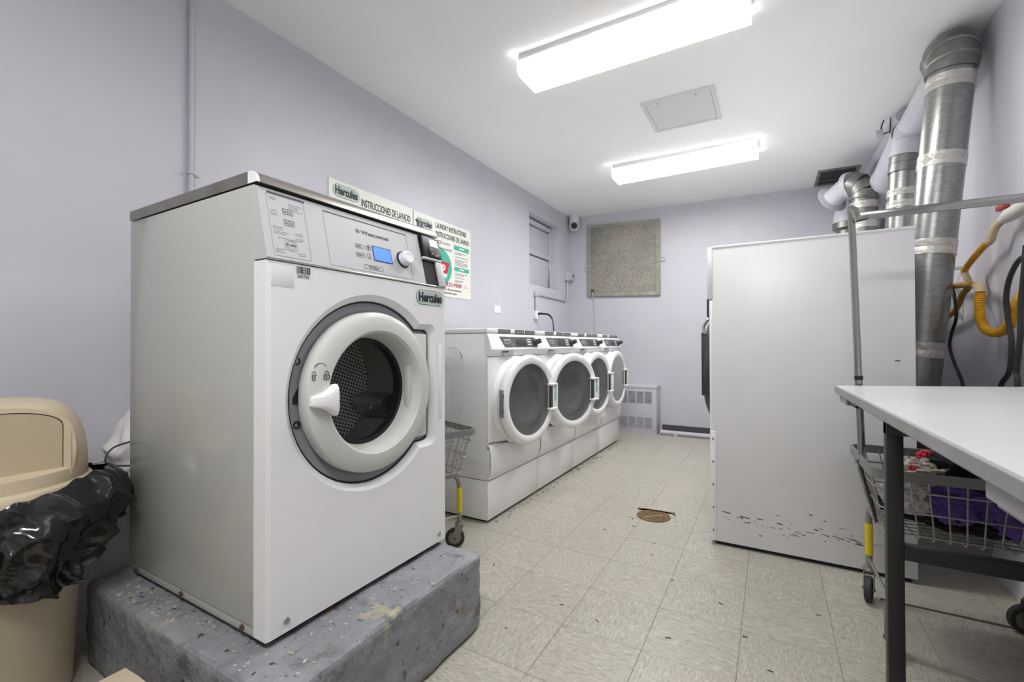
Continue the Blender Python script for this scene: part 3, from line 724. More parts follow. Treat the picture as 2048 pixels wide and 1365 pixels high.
# stickers on the front panel
box('worn_sticker', 'old_sticker', front, WX, WX+.0006, .722, .79, 1.262, 1.322, bev=.0002)
st = box('barcode_sticker', 'poster', front, WX, WX+.0008, .795, .842, 1.293, 1.327)
mmb = MB(); rr = random.Random(3); y = .797
while y < .839:
    wd = rr.choice((.0006, .001, .0016)); mmb.box(WX+.0006, WX+.0013, y, y+wd, 1.305, 1.326); y += wd+rr.choice((.001, .0014, .0018))
mmb.build('barcode', 'black_print', front, smooth=0)
text('265750', (WX+.0008, .799, 1.2945), Y, Z, .037, .008, 'black_print', front, bold=.01, depth=.0005)
lg = box('logo_sticker', 'poster', front, WX, WX+.0006, 1.286, 1.462, 1.252, 1.322)
logo((WX+.0006, 1.292, 1.257), .162, .058, front)
# control head (sloped) --------------------------------------------------
CO = Vector((WX-.001, WL+.002, 1.336)); CV = Vector((-.05, 0, .205)).normalized(); CN = Y.cross(CV)
CL = .2095; CW = WR-WL-.004
hd = MB()
A = [(BX-.02, 1.336), (CO.x-.006, 1.336), (CO.x, 1.339)]; t_ = CO + CV*CL
sec = [(BX-.02, 1.336), (CO.x, CO.z), (t_.x, t_.z), (BX-.02, t_.z)]
hd.plate([[(a, b) for a, b in sec]], (0, WL+.002, 0), X, Z, -Y, CW)
head = hd.build('control_head', 'control_grey', bw, smooth=20)
def cpt(u, v, d=0.0): return CO + Y*u + CV*v + CN*d
def cplate(name, m, u0, u1, v0, v1, d0, d1, parent, rad=.004):
    return MB().plate([rrect(u0, u1, v0, v1, rad, 4)], cpt(0, 0, d1), Y, CV, CN, d1-d0).build(name, m, parent)
def cframe(name, m, u0, u1, v0, v1, wd, parent, rad=.004, d=.0008):
    return MB().plate([rrect(u0, u1, v0, v1, rad, 4), rrect(u0+wd, u1-wd, v0+wd, v1-wd, max(rad-wd, .0005), 4)[::-1]], cpt(0, 0, d), Y, CV, CN, d+.0005).build(name, m, parent)
MB().obox(cpt(.026, .196), Y, CV, CN, .115, .006, .0008).build('label_slot', 'dark_print', head)
cframe('label_border', 'faint_print', .022, .138, .012, .197, .0012, head)
MB().obox(cpt(.205, .190), Y, CV, CN, .37, .003, .001).build('panel_slot', 'dark_print', head)
cframe('panel_border', 'faint_print', .203, .572, .012, .192, .0012, head)
def clines(u0, u1, vs, m, seed, th=.0022):
    r2 = random.Random(seed); q = MB()
    for v in vs:
        u = u0; e = u0+(u1-u0)*r2.uniform(.6, 1)
        while u < e:
            d = r2.uniform(.004, .012); q.obox(cpt(u, v), Y, CV, CN, min(d, e-u), th, .0007); u += d+.002
    q.build('small_print', m, head, smooth=0)
clines(.03, .06, [.185, .180], 'faint_print', 1); clines(.088, .13, [.177, .171, .165, .159], 'faint_print', 2)
clines(.03, .075, [.098, .092, .084, .078], 'faint_print', 3); clines(.095, .13, [.089, .083, .073, .067], 'faint_print', 4); clines(.04, .125, [.066], 'faint_print', 5)
clines(.03, .06, [.032, .027, .022], 'faint_print', 6); clines(.095, .13, [.028, .022], 'faint_print', 7)
for v in (.143, .109):
    for u in (.066, .082): cframe('pictogram', 'grey_print', u, u+.016, v, v+.018, .0018, head, .001)
    for u in (.066, .082): MB().obox(cpt(u+.003, v+.008), Y, CV, CN, .008, .002, .0008).obox(cpt(u+.005, v+.005), Y, CV, CN, .006, .006, .0007).build('pictogram', 'grey_print', head, smooth=0)
for u in (.03, .039): cframe('book_symbol', 'faint_print', u, u+.009, .134, .149, .0013, head, .001)
cframe('dispenser_symbol', 'faint_print', .058, .096, .032, .066, .0012, head, .012)
MB().plate([circle(.077, .049, .013, 24), circle(.077, .049, .0118, 24)[::-1]], cpt(0, 0, .0007), Y, CV, CN, .0007).build('dispenser_symbol', 'grey_print', head)
text('PUSH', cpt(.062, .047), Y, CV, .03, .0055, 'dark_print', head, bold=.02, depth=.0007)
for u in (.326, .3345): 
    for v in (.147, .1535): MB().plate([[(0, 0), (.0075, 0), (.0045, .003), (.0075, .0055), (0, .0055), (.0025, .003)]], cpt(u, v, .0008), Y, CV, CN, .0008).build('maker_mark', 'navy', head)
text('Wascomat', cpt(.3475, .146), Y, CV, .128, .0145, 'navy', head, bold=.022, depth=.0008)
for (u0, u1, v0, v1, tx) in ((.314, .350, .091, .106, 1), (.312, .348, .060, .075, 2)):
    cframe('button_label', 'dark_print', u0, u1, v0, v1, .0007, head, .003)
    clines(u0+.004, u1-.003, [v1-.007, v1-.011], 'dark_print', tx+20, .002)
for (u, v) in ((.3605, .092), (.3585, .061)):
    b_ = cplate('button', 'control_grey', u, u+.018, v, v+.018, 0, .0015, head, .006)
    MB().plate([rrect(u, u+.018, v, v+.018, .006, 4), rrect(u+.001, u+.017, v+.001, v+.017, .005, 4)[::-1]], cpt(0, 0, .0019), Y, CV, CN, .0008).build('button_ring', 'dark_print', head)
MB().plate([[(.3635, .104), (.3655, .1055), (.372, .1055), (.3745, .104), (.374, .100), (.372, .1005), (.372, .0955), (.3665, .0955), (.3665, .1005), (.364, .100)]], cpt(0, 0, .0022), Y, CV, CN, .0008).build('shirt_symbol', 'navy', head)
MB().plate([circle(.3675, .0685, .0035, 12)], cpt(0, 0, .0022), Y, CV, CN, .0008).obox(cpt(.3668, .063, .0016), Y, CV, CN, .0014, .012, .0007).build('tap_symbol', 'grey_print', head)
cplate('display_frame', 'navy', .387, .474, .057, .1125, 0, .0012, head, .003)
cplate('display', 'blue_screen', .3905, .4705, .0605, .109, .0006, .0018, head, .002)
cframe('model_plate', 'dark_print', .339, .421, .0215, .0365, .0007, head, .003)
text('W730cc', cpt(.358, .0245), Y, CV, .045, .009, 'dark_print', head, bold=.0, depth=.0008)
kc = cpt(.533, .085); kb = MB().lathe([(0, .004), (.031, .004), (.0325, 0)], kc, CN, 40).build('knob_base', 'navy', head)
prof = [(.0255, .004), (.0255, .026), (.024, .031), (.021, .033), (.016, .0325), (.0155, .031), (0, .031)]
MB().lathe(prof, kc, CN, 40).build('knob', 'white_plastic', head, smooth=40)
kt = MB()
for k in range(20):
    a = 2*math.pi*k/20; d = (Y*math.cos(a)+CV*math.sin(a)); p = kc + d*.0255
    kt.cyl(p+CN*.006, p+CN*.026, .0013, n=5)
kt.build('knob_grip', 'white_plastic', head)
# payment reader
q0 = cpt(.652, .113); rdm = MB()
cplate('reader_recess', 'rear_dark', .642, .735, .004, .2085, -.001, .0006, head, .002)
cr1 = MB().obox(cpt(.650, .116), Y, CV, CN, .106, .090, .014, bev=.003).build('card_reader', 'black_plastic', head)
MB().obox(cpt(.694, .166, .0135), Y, CV, CN, .048, .030, .0015).build('reader_screen', 'pale_screen', head)
MB().obox(cpt(.680, .120, .0125), Y, CV, CN, .066, .038, .005, bev=.002).build('card_slot', 'rubber', head)
MB().obox(cpt(.692, .128, .017), Y, CV, CN, .014, .010, .001).build('reader_mark', 'red_lever', head)
MB().obox(cpt(.712, .123, .017), Y, CV, CN, .012, .008, .001).obox(cpt(.73, .128, .017), Y, CV, CN, .01, .004, .001).build('reader_mark', 'faint_print', head)
MB().obox(cpt(.640, .106), Y, CV, CN, .116, .010, .013, bev=.003).build('reader_shelf', 'control_grey', head)
MB().obox(cpt(.716, .0), Y, CV, CN, .040, .106, .010, bev=.003).build('reader_side', 'control_grey', head)
MB().obox(cpt(-.001, -.0035), Y, CV, CN, CW+.002, .006, .004, bev=.0015).build('lower_trim', 'steel_round', head)
# steel top
tp = MB()
tz = 1.548; prof2 = [(-1.99, tz), (-1.99, tz+.034), (WX-.085, tz+.034), (WX-.066, tz+.032), (WX-.052, tz+.024), (WX-.044, tz+.012), (WX-.042, tz)]
tp.plate([prof2], (0, WL-.002, 0), X, Z, -Y, WR-WL+.004)
top = tp.build('steel_top', 'steel_top', bw, smooth=50)
fr = [(WX-.085, tz+.0346), (WX-.066, tz+.0328), (WX-.0515, tz+.0245), (WX-.0434, tz+.0122), (WX-.0414, tz+.0003)]
m_ = MB(); A_ = [m_.bm.verts.new((a, WL+.006, b)) for a, b in fr]; B_ = [m_.bm.verts.new((a, WR-.004, b)) for a, b in fr]
for k in range(len(fr)-1): m_.bm.faces.new((A_[k], A_[k+1], B_[k+1], B_[k]))
m_.build('rounded_nose', 'steel_round', top, smooth=60)
m_ = MB().plate([[(a, b) for a, b in fr] + [(WX-.085, tz)]], (0, WL-.0025, 0), X, Z, -Y, .010); m_.build('end_trim', 'white_plastic', top, smooth=60)
MB().cyl((WX-.11, WR-.03, tz+.03), (WX-.11, WR-.03, tz+.065), .014, n=12).cyl((WX-.11, WR-.03, tz+.065), (WX-.115, WR-.05, tz+.078), .005, n=8).build('hose_fitting', 'galvanised_dull', bw)

# ------------------------------------------------------------------ four white front-load washers
MW, FX = .686, -1.515
def front_loader():
    """local frame: x = depth (front at 0, towards +x), y = width from 0 to MW, z up"""
    t = thing('front_load_washer', '', 'washing machine', (0, 0, 0), 0, 'white front-load washers in a row')
    g = .004; D = -.80
    def lb(n, m, p, *a, **k): return MB().box(*a, **k).build(n, m, p, local=True)
    ped = lb('pedestal', 'white_enamel', t, D, -.005, g, MW-g, .018, .258, bev=.004)
    lb('pedestal_front', 'white_enamel', ped, -.006, .003, g+.001, MW-g-.001, .02, .256, bev=.003)
    lb('pedestal_foot', 'rubber', ped, D+.02, -.03, g+.03, MW-g-.03, 0, .02)
    lb('cabinet', 'white_enamel', t, D, -.008, g, MW-g, .264, 1.172, bev=.006)
    fr_ = lb('front_panel', 'white_enamel', t, -.012, .008, g, MW-g, .475, 1.028, bev=.006)
    # side emboss
    em = MB()
    for (a0, a1, b0, b1, d) in ((-.66, -.18, .36, 1.09, .0045), (-.56, -.28, .45, 1.0, .0072)):
        em.plate([rrect(a0, a1, b0, b1, .09, 6)], (0, g-d, 0), X, Z, -Y, d+.002)
    bmesh.ops.bevel(em.bm, geom=[e for e in em.bm.edges if all(v.co.y < g-.003 for v in e.verts)], offset=.003, segments=3, affect='EDGES')
    em.build('side_emboss', 'white_enamel', t, local=True, smooth=60)
    # lower panel with a dipped upper edge and a rounded front
    lp = MB(); n = 14; topz = [.49 - .03*math.sin(math.pi*k/n)**1.5 for k in range(n+1)]
    def lpf(u, v):
        k = u*n; i = min(int(k), n-1); zt = topz[i]+(topz[i+1]-topz[i])*(k-i)
        return (-.008 + .036*math.sin(math.pi*min(max(v, 0), 1))**.35, g+.001+(MW-2*g-.002)*u, .268+(zt-.268)*v)
    lp.grid(lpf, n, 14).build('lower_panel', 'white_enamel', t, local=True, smooth=60)
    lb('lower_panel_core', 'white_enamel', t, -.01, .012, g+.001, MW-g-.001, .27, .45, bev=.003)
    sm_ = MB().tube([(.010, g+.004+(MW-2*g-.008)*k/n, topz[k]+.002) for k in range(n+1)], .003, 5).build('panel_seam', 'dark_print', t, local=True)
    # top slab
    tpz = lb('top', 'white_enamel', t, D, .004, g-.002, MW-g+.002, 1.175, 1.206, bev=.008)
    # console: sloped fascia
    cs = MB().plate([[(-.02, 1.030), (.014, 1.030), (.030, 1.062), (.034, 1.072), (.008, 1.160), (.0, 1.172), (-.02, 1.172)]], (0, g, 0), X, Z, -Y, MW-2*g)
    con = cs.build('console', 'white_enamel', t, local=True, smooth=25)
    V = Vector((-.026, 0, .088)).normalized(); N = Y.cross(V); o = Vector((.034, 0, 1.072))
    def cb(n_, m, p, u0, u1, v0, v1, d0, d1): return MB().obox(o+Y*u0+V*v0+N*d0, Y, V, N, u1-u0, v1-v0, d1-d0, bev=min(.0015, (d1-d0)*.4)).build(n_, m, p, local=True)
    lp1 = MB().plate([[(.13, .085), (.245, .085), (.285, .014), (.172, .014)]], o+N*.003, Y, V, N, .004).build('label_panel', 'panel_dark', con, local=True)
    cb('label_print', 'faint_print', con, .178, .242, .036, .066, .003, .0036); cb('label_print', 'panel_dark', con, .186, .234, .044, .058, .0034, .0040)
    lp2 = MB().plate([[(.258, .085), (.60, .085), (.64, .075), (.64, .014), (.295, .014)]], o+N*.003, Y, V, N, .004).build('control_panel', 'panel_dark', con, local=True)
    cb('control_insert', 'handle_dark', con, .325, .47, .02, .078, .003, .0036)
    for k in range(3):
        cb('button_strip', 'white_print', con, .49+.0*k, .545, .028+.018*k, .036+.018*k, .003, .0045)
    MB().lathe([(.026, .0), (.026, .012), (.020, .016), (.018, .05), (.016, .054), (0, .054)], o+Y*.597+V*.045+N*.003, N, 24).build('dial', 'handle_dark', con, local=True)
    # labels along the top edge
    for (a, b) in ((.13, .285), (.345, .475), (.49, .64)):
        q = lb('instruction_label', 'panel_dark', tpz, .004, .0052, a, b, 1.178, 1.203)
        s = MB()
        for kk in range(2):
            s.box(.005, .0058, a+.012, b-.012, 1.184+.009*kk, 1.1865+.009*kk)
        s.build('label_print', 'faint_print', tpz, local=True, smooth=0)
    # detergent drawer grip
    hg = MB().plate([[(.13, 1.060), (.285, 1.060), (.27, 1.032), (.155, 1.032)]], (.0315, 0, 0), Y, Z, X, .02).build('drawer_grip', 'faint_print', t, local=True)
    MB().plate([[(.135, 1.060), (.22, 1.060), (.21, 1.052), (.14, 1.052)]], (.0325, 0, 0), Y, Z, X, .01).build('drawer_gap', 'handle_dark', hg, local=True)
    # raised collar round the door opening, drum mouth
    c = (0.008, MW/2, .737)
    MB().lathe([(.292, 0), (.287, .014), (.268, .030), (.225, .034), (.205, .02), (.20, -.01), (.205, -.02)], c, X, 56).build('door_collar', 'white_enamel', t, local=True, smooth=50)
    MB().lathe([(.203, .018), (.19, -.005), (.19, -.010), (.0, -.010)], c, X, 40).build('drum_mouth', 'handle_dark', t, local=True)
    # door, hinged on the near side
    hx = Vector((.07, MW/2-.275, .737))
    cc = (0.0, .275, 0.0)
    d = MB().lathe([(.262, -.030), (.285, -.022), (.297, -.004), (.298, .010), (.290, .024), (.272, .031), (.250, .031), (.236, .024), (.236, -.012), (.20, -.02)], cc, X, 64, close=True).build('door', 'white_enamel', t, local=True, smooth=50); d.location = hx
    MB().lathe([(.238, .016), (.238, .022), (.15, .030), (0, .034), (0, .028), (.15, .024), (.238, .016)], cc, X, 56).build('door_window', 'smoked_glass', d, local=True, smooth=60)
    MB().lathe([(.236, -.016), (.16, -.018), (.14, -.035), (.125, -.055), (.0, -.060), (0, -.055), (.12, -.050), (.132, -.030), (.15, -.013), (.236, -.011)], cc, X, 48).build('inner_bowl', 'white_plastic', d, local=True, smooth=60)
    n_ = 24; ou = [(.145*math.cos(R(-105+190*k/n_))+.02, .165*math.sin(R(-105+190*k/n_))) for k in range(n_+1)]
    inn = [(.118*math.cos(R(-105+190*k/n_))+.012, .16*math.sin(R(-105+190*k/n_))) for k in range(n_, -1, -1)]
    MB().plate([ou+inn], (.004, .275, 0), Y, Z, X, .004).build('bowl_glint', 'white_plastic', d, local=True)  # white crescent plate shaped as the bright reflection arc of the glass bowl
    hb = MB().box(.012, .046, .482, .578, -.085, .085, bev=.006).build('handle', 'white_plastic', d, local=True)
    return t, d
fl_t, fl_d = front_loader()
def handle_sub(d):
    MB().box(.035, .0475, .474, .506, -.075, .075, bev=.002).build('handle_hollow', 'handle_dark', d, local=True)
    for s_ in (-1, 1): MB().box(.02, .056, .47, .56, s_*.086-.006, s_*.086+.006, bev=.003).build('handle_lip', 'white_plastic', d, local=True)
    MB().box(-.004, .020, -.026, -.006, -.085, .085, bev=.004).build('hinge', 'grey_print', d, local=True)
    MB().box(.02, .024, -.022, -.010, -.06, .06, bev=.001).build('hinge_pin', 'chrome', d, local=True)
    arc = MB()
    for k in range(16):
        a = R(58+ (k if k < 8 else k+3)*5)
        for q in (0,):
            p = Vector((.0305, .275-.273*math.cos(a)*1.0, .273*math.sin(a)))
            arc.obox(p+Vector((0, -.005, -.003)), Y, Z, X, .009, .005, .0012)
    arc.build('ring_print', 'faint_print', d, local=True, smooth=0)
handle_sub(fl_d)
labels = ['nearest white front-load washer, its door swung slightly open', 'second white front-load washer, door standing wide ajar',
          'third white front-load washer, between the wide-ajar one and the last', 'farthest white front-load washer, by the radiator cover']
ang = [8, 16, 6, 1.5]
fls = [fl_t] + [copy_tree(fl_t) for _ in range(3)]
for k, t in enumerate(fls):
    t.location = (FX, 2.314 + MW*k, 0); setlabel(t, labels[k])
    dd = [c for c in t.children if c.name.split('.')[0] == 'door'][0]
    dd.rotation_euler = (0, 0, -R(ang[k]))
    if k < 2:
        zz = -.02 if k == 0 else .02
        s = MB().box(.046, .0468, .518, .56, -.075, .08).build('door_sticker', 'poster', dd, local=True)
        q = MB(); r2 = random.Random(k+3)
        for i in range(9):
            z_ = .07-.012*i; q.box(.0466, .0474, .523+r2.uniform(0, .008), .555-r2.uniform(0, .012), z_-.004, z_+.003)
        q.build('sticker_print', 'green_print', dd, local=True, smooth=0)
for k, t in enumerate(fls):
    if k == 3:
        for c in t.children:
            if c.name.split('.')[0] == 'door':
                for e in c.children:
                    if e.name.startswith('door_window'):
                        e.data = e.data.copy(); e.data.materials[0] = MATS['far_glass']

# ------------------------------------------------------------------ big tumble dryer seen from the side
td = thing('tumble_dryer', 'tall white tumble dryer with black scuffs along its lower side', 'dryer', (.14, 3.1, 0), R(1.8))
DX0, DX1, DY0, DY1, DZ = -.30, .575, 2.705, 3.50, 1.640
Minv = ROOTM[td.name]
def tb_(n, m, p, *a, **k): return MB().box(*a, **k).build(n, m, p)
tb_('cabinet', 'scuffed_side', td, DX0+.02, DX1, DY0, DY1, .02, DZ, bev=.004)
tb_('plinth_gap', 'rear_dark', td, DX0+.03, DX1-.02, DY0+.015, DY1-.02, 0, .03)
fr2 = tb_('front_frame', 'white_enamel', td, DX0-.006, DX0+.024, DY0-.002, DY1, 1.24+.11, DZ-.002, bev=.005)
tb_('front_frame', 'white_enamel', td, DX0+.004, DX0+.024, DY0-.001, DY1, .02, 1.345, bev=.004)
tb_('corner_trim', 'white_enamel', td, DX0+.008, DX0+.034, DY0-.005, DY0+.006, .025, .62, bev=.002)
for k in range(5):
    MB().lathe([(.006, 0), (.005, .005), (0, .006)], (DX0+.02, DY0-.004, .08+.125*k), -Y, 10).build('side_screw', 'grey_print', td)
tb_('control_slot', 'handle_dark', td, DX0-.014, DX0+.01, DY0+.05, DY0+.6, 1.255, 1.36, bev=.004)
ddoor = MB().lathe([(.25, 0), (.29, .0), (.30, .018), (.285, .04), (.24, .055), (.20, .04), (0, .035)], (DX0+.004, (DY0+DY1)/2, .95), -X, 48).build('door', 'handle_dark', td)
tb_('door_latch', 'handle_dark', ddoor, DX0-.055, DX0-.012, DY0+.14, DY0+.20, .80, 1.17, bev=.004)
MB().tube(spline([(DX0-.03, DY0+.12, 1.165), (DX0-.045, DY0+.16, 1.2), (DX0-.025, DY0+.2, 1.245), (DX0-.0, DY0+.2, 1.27)], 4), .009, 6).build('door_hinge', 'chrome', ddoor)
tb_('rear_hung_block', 'rear_dark', td, DX1, DX1+.19, DY0+.10, DY1-.32, .34, .86, bev=.01)  # plain dark block behind the cabinet, clear of the floor
tb_('top_edge', 'white_enamel', td, DX0+.02, DX1+.002, DY0-.002, DY1, DZ-.012, DZ+.003, bev=.004)
sc_ = MB(); rr = random.Random(21)
for k in range(46):
    x = rr.uniform(DX0+.06, DX0+.72); z = .16 + rr.gauss(0, .022) - .02*(x-DX0)
    L = rr.choice((.006, .01, .014, .03, .05)); th = rr.uniform(.0012, .0035)
    sc_.obox((x, DY0-.0004, z), X + Z*rr.uniform(-.25, .1), Z, -Y, L, th, .0005)
for x, z, L in ((-.235, .185, .04), (-.15, .175, .045), (.02, .17, .025), (.18, .17, .02), (-.06, .09, .012), (.16, .24, .015), (.50, 1.02, .02), (.22, .22, .01)):
    sc_.obox((x, DY0-.0004, z), X - Z*.12, Z, -Y, L, .0045, .0006)
sc_.build('scuff_marks', 'handle_dark', td, smooth=0)
for yy, lb_ in ((3.53, 'white tumble dryer standing directly behind the tall scuffed dryer'), (4.36, 'white tumble dryer at the far end, hidden behind the others')):
    c_ = copy_tree(td); c_.location = (.145, yy+.40, 0); c_.rotation_euler = (0, 0, 0); setlabel(c_, lb_)
    for o_ in list(c_.children):
        if o_.name.startswith(('scuff', 'rear_h')): bpy.data.objects.remove(o_)
for o_ in [o for o in bpy.data.objects if o.name.startswith('tumble_dryer')]: o_['group'] = 'tumble dryers along the right wall'

# ------------------------------------------------------------------ exhaust ducts on the right
def bend(p0, p1, p2, n=6):
    p0, p1, p2 = map(Vector, (p0, p1, p2))
    return [p0*(1-t)**2 + p1*2*t*(1-t) + p2*t*t for t in [k/n for k in range(n+1)]]
def along(a, b, t): return Vector(a)*(1-t)+Vector(b)*t
def band(parent, a, b, t, wd, r, m='foil_tape', name='tape_band', grow=.0035):
    a, b = Vector(a), Vector(b); d = (b-a).normalized(); p = along(a, b, t)
    return MB().lathe([(r, -wd/2), (r+grow, -wd/2+.002), (r+grow, -.004), (r+grow*.6, 0), (r+grow, .004), (r+grow, wd/2-.002), (r, wd/2)], p, d, 32).build(name, m, parent)
DR = .1
# near riser leaning against the wall
d1 = thing('exhaust_duct', 'tall galvanised exhaust duct leaning against the right wall behind the tall dryer', 'duct', (.70, 3.32, .80), 0, 'galvanised exhaust ducts')
a1, b1 = Vector((.700, 3.32, .80)), Vector((.865, 3.32, 2.58))
MB().cyl(a1, b1, DR, n=36).build('duct_pipe', 'galvanised', d1)
for t, wd in ((.15, .085), (.465, .085), (.73, .075), (.965, .075)): band(d1, a1, b1, t, wd, DR)
dirn = (b1-a1).normalized()
el = [b1, b1+dirn*.05, b1+dirn*.10+Y*.015, b1+dirn*.135+Y*.05, b1+dirn*.155+Y*.10, b1+dirn*.15+Y*.17]
MB().tube(spline(el, 4), DR+.008, 36).build('elbow', 'galvanised_dull', d1)
for k in (1, 2, 3, 4):
    dk = (el[k+1]-el[k-1]).normalized()
    MB().lathe([(DR+.006, -.007), (DR+.0125, -.003), (DR+.0125, .003), (DR+.006, .007)], el[k], dk, 36).build('elbow_seam', 'galvanised', d1)
# main duct along the wall
md = thing('main_duct', 'lilac-painted main exhaust duct running below the ceiling along the right wall', 'duct', (.88, 4.4, 2.45))
ma, mb_ = Vector((.885, 3.50, 2.66)), Vector((.875, 4.22, 2.61)); mc, me_ = mb_, Vector((.83, 5.30, 2.37))
MB().cyl(ma, mb_, .095, n=32).build('duct_pipe', 'lilac_paint', md)
MB().cyl(mb_, me_, .108, n=32).build('duct_pipe', 'lilac_paint', md)
for t in (.0, .55): band(md, mb_, me_, t, .05, .108, 'lilac_paint', 'joint_band', .006)
band(md, ma, mb_, .9, .06, .095, 'lilac_paint', 'joint_band', .006)
MB().tube(bend(me_, along(mb_, me_, 1.12), (.80, 5.78, 2.20), 6), .108, 24).build('duct_end', 'lilac_paint', md)
tn = thing('ceiling_pipe', 'slim lilac pipe hung by a hook above the main duct', 'pipe', (.80, 5.0, 2.68))
MB().cyl((.845, 4.2, 2.745), (.80, 5.80, 2.69), .05, n=20).build('pipe', 'lilac_paint', tn)
MB().cyl((.70, 4.33, 2.69), (.74, 4.33, 2.69), .032, n=20).build('end_fitting', 'lilac_paint', tn)
MB().tube(spline([(.75, 4.33, 2.79), (.735, 4.33, 2.74), (.745, 4.33, 2.69), (.79, 4.33, 2.70)], 5), .005, 6).build('hook', 'dark_print', tn)
MB().tube([(.79, 4.33, 2.80), (.785, 4.33, 2.68)], .004, 6).build('strap', 'dark_print', tn)
# second riser joining the main duct
d2 = thing('exhaust_duct', 'galvanised duct rising into the main duct just left of the leaning one', 'duct', (.80, 4.15, 1.0), 0, 'galvanised exhaust ducts')
a2, b2 = Vector((.745, 4.12, .9)), Vector((.828, 4.12, 2.30))
MB().cyl(a2, b2, .092, n=32).build('duct_pipe', 'galvanised', d2)
for t in (.84, .90): band(d2, a2, b2, t, .05, .092)
MB().cyl(b2, b2+Vector((.008, 0, .06)), .098, n=32).build('elbow_segment', 'galvanised_dull', d2)
MB().cyl(b2+Vector((.008, 0, .062)), b2+Vector((.014, 0, .11)), .100, n=32).build('elbow_segment', 'galvanised_dull', d2)
MB().cyl(b2+Vector((.014, 0, .112)), b2+Vector((.03, 0, .22)), .104, n=32).build('elbow_segment', 'lilac_paint', d2)
MB().cyl(b2+Vector((.03, 0, .222)), b2+Vector((.045, .0, .33)), .104, .098, n=32).build('elbow_segment', 'lilac_paint', d2)
# third riser with an elbow to the left and an open flared end
d3 = thing('exhaust_duct', 'short galvanised duct with a rounded elbow beside the ceiling vent', 'duct', (.70, 4.9, 1.65), 0, 'galvanised exhaust ducts')
a3, b3 = Vector((.705, 4.9, 1.0)), Vector((.708, 4.9, 2.36))
MB().cyl(a3, b3, .098, n=32).build('duct_pipe', 'galvanised_dull', d3)
for t, wd in ((.83, .06), (.955, .06)): band(d3, a3, b3, t, wd, .098)
e3 = [b3, b3+Vector((0, 0, .055)), b3+Vector((-.03, .015, .12)), b3+Vector((-.075, .04, .155))]
for k in range(3):
    MB().cyl(e3[k], e3[k+1]+(e3[k+1]-e3[k]).normalized()*.01, .104, n=32).build('elbow_segment', 'galvanised_dull', d3)
    MB().lathe([(.104, -.004), (.108, 0), (.104, .004)], e3[k], (e3[k+1]-e3[k]).normalized(), 32).build('elbow_seam', 'galvanised', d3)
MB().cyl(e3[3], e3[3]+Vector((-.035, .03, .0)), .112, n=32).build('collar', 'lilac_paint', d3)
fe = e3[3]+Vector((-.035, .03, 0)); ff = fe+Vector((-.075, .10, -.055))
MB().cyl(fe, ff, .085, n=28).build('painted_stub', 'lilac_paint', d3)
dd_ = (ff-fe).normalized()
MB().lathe([(.085, -.01), (.09, .02), (.135, .035), (.137, .038), (.13, .040), (.085, .026), (.07, .0)], ff, dd_, 32).build('flared_end', 'lilac_paint', d3)
d4 = thing('exhaust_duct', 'farthest galvanised duct, lowest and half hidden behind the chrome pole', 'duct', (.65, 5.45, 1.65), 0, 'galvanised exhaust ducts')
MB().cyl((.645, 5.4, 1.0), (.645, 5.4, 2.26), .085, n=28).build('duct_pipe', 'galvanised_dull', d4)
MB().lathe([(.085, 0), (.115, .02), (.115, .075), (.10, .08)], (.645, 5.4, 2.20), Z, 28).build('collar', 'galvanised_dull', d4)
MB().tube(bend((.645, 5.4, 2.27), (.645, 5.4, 2.42), (.72, 5.55, 2.44), 7), .11, 24).build('painted_elbow', 'lilac_paint', d4)

# ------------------------------------------------------------------ gas hoses and cords on the right wall
gv = thing('gas_hose', 'yellow flexible gas hose with a taped white valve and red lever', 'hose', (.97, 3.2, 1.6))
ha = [(.955, 3.00, 1.685), (.95, 3.05, 1.67), (.945, 3.08, 1.64), (.945, 3.105, 1.61), (.945, 3.17, 1.60), (.945, 3.27, 1.574), (.945, 3.38, 1.54), (.945, 3.455, 1.505), (.95, 3.425, 1.455), (.955, 3.43, 1.415), (.955, 3.52, 1.385), (.955, 3.59, 1.33), (.955, 3.69, 1.285), (.955, 3.86, 1.262), (.945, 4.02, 1.245)]
pts = spline(ha, 5)
MB().tube(pts[:18], .017, 10).build('hose_tail', 'grimy_hose', gv)
MB().tube(pts[17:36], .016, 10).build('hose', 'yellow_hose', gv)
MB().tube(pts[35:46], .017, 10).build('hose_dirty_part', 'grimy_hose', gv)
MB().tube(pts[45:], .016, 10).build('hose', 'old_yellow_hose', gv)
MB().tube([(.955, 2.99, 1.686), (.96, 2.93, 1.695), (.965, 2.85, 1.70), (.965, 2.76, 1.705), (.965, 2.55, 1.71)], [.022, .032, .03, .034, .03], 12).build('taped_pipe', 'white_valve', gv)
MB().box(.93, .955, 2.915, 3.005, 1.727, 1.752, bev=.005).cyl((.95, 2.93, 1.70), (.945, 2.94, 1.735), .008, n=8).build('valve_lever', 'red_lever', gv)
gh = thing('gas_hose', 'corrugated yellow gas hose hanging in a loop from the right wall', 'hose', (.95, 3.2, 1.2))
hb_ = [(.85, 4.10, 1.56), (.90, 3.95, 1.545), (.93, 3.83, 1.497), (.935, 3.65, 1.445), (.935, 3.42, 1.428), (.935, 3.24, 1.40), (.93, 3.19, 1.36), (.93, 3.199, 1.28), (.93, 3.181, 1.212), (.93, 3.104, 1.163), (.93, 2.977, 1.152), (.93, 2.877, 1.181), (.93, 2.828, 1.24), (.935, 2.767, 1.299), (.94, 2.70, 1.34), (.95, 2.6, 1.37)]
pb_ = spline(hb_, 6)
MB().tube(pb_[:31], .017, 10).build('hose', 'old_yellow_hose', gh)
MB().tube(pb_[30:37], .022, 10).build('hose_coupling', 'grimy_hose', gh)
cor = MB(); fine = spline(hb_[6:], 22)
cor.tube(fine, [.0215 if k % 3 else .0185 for k in range(len(fine))], 10)
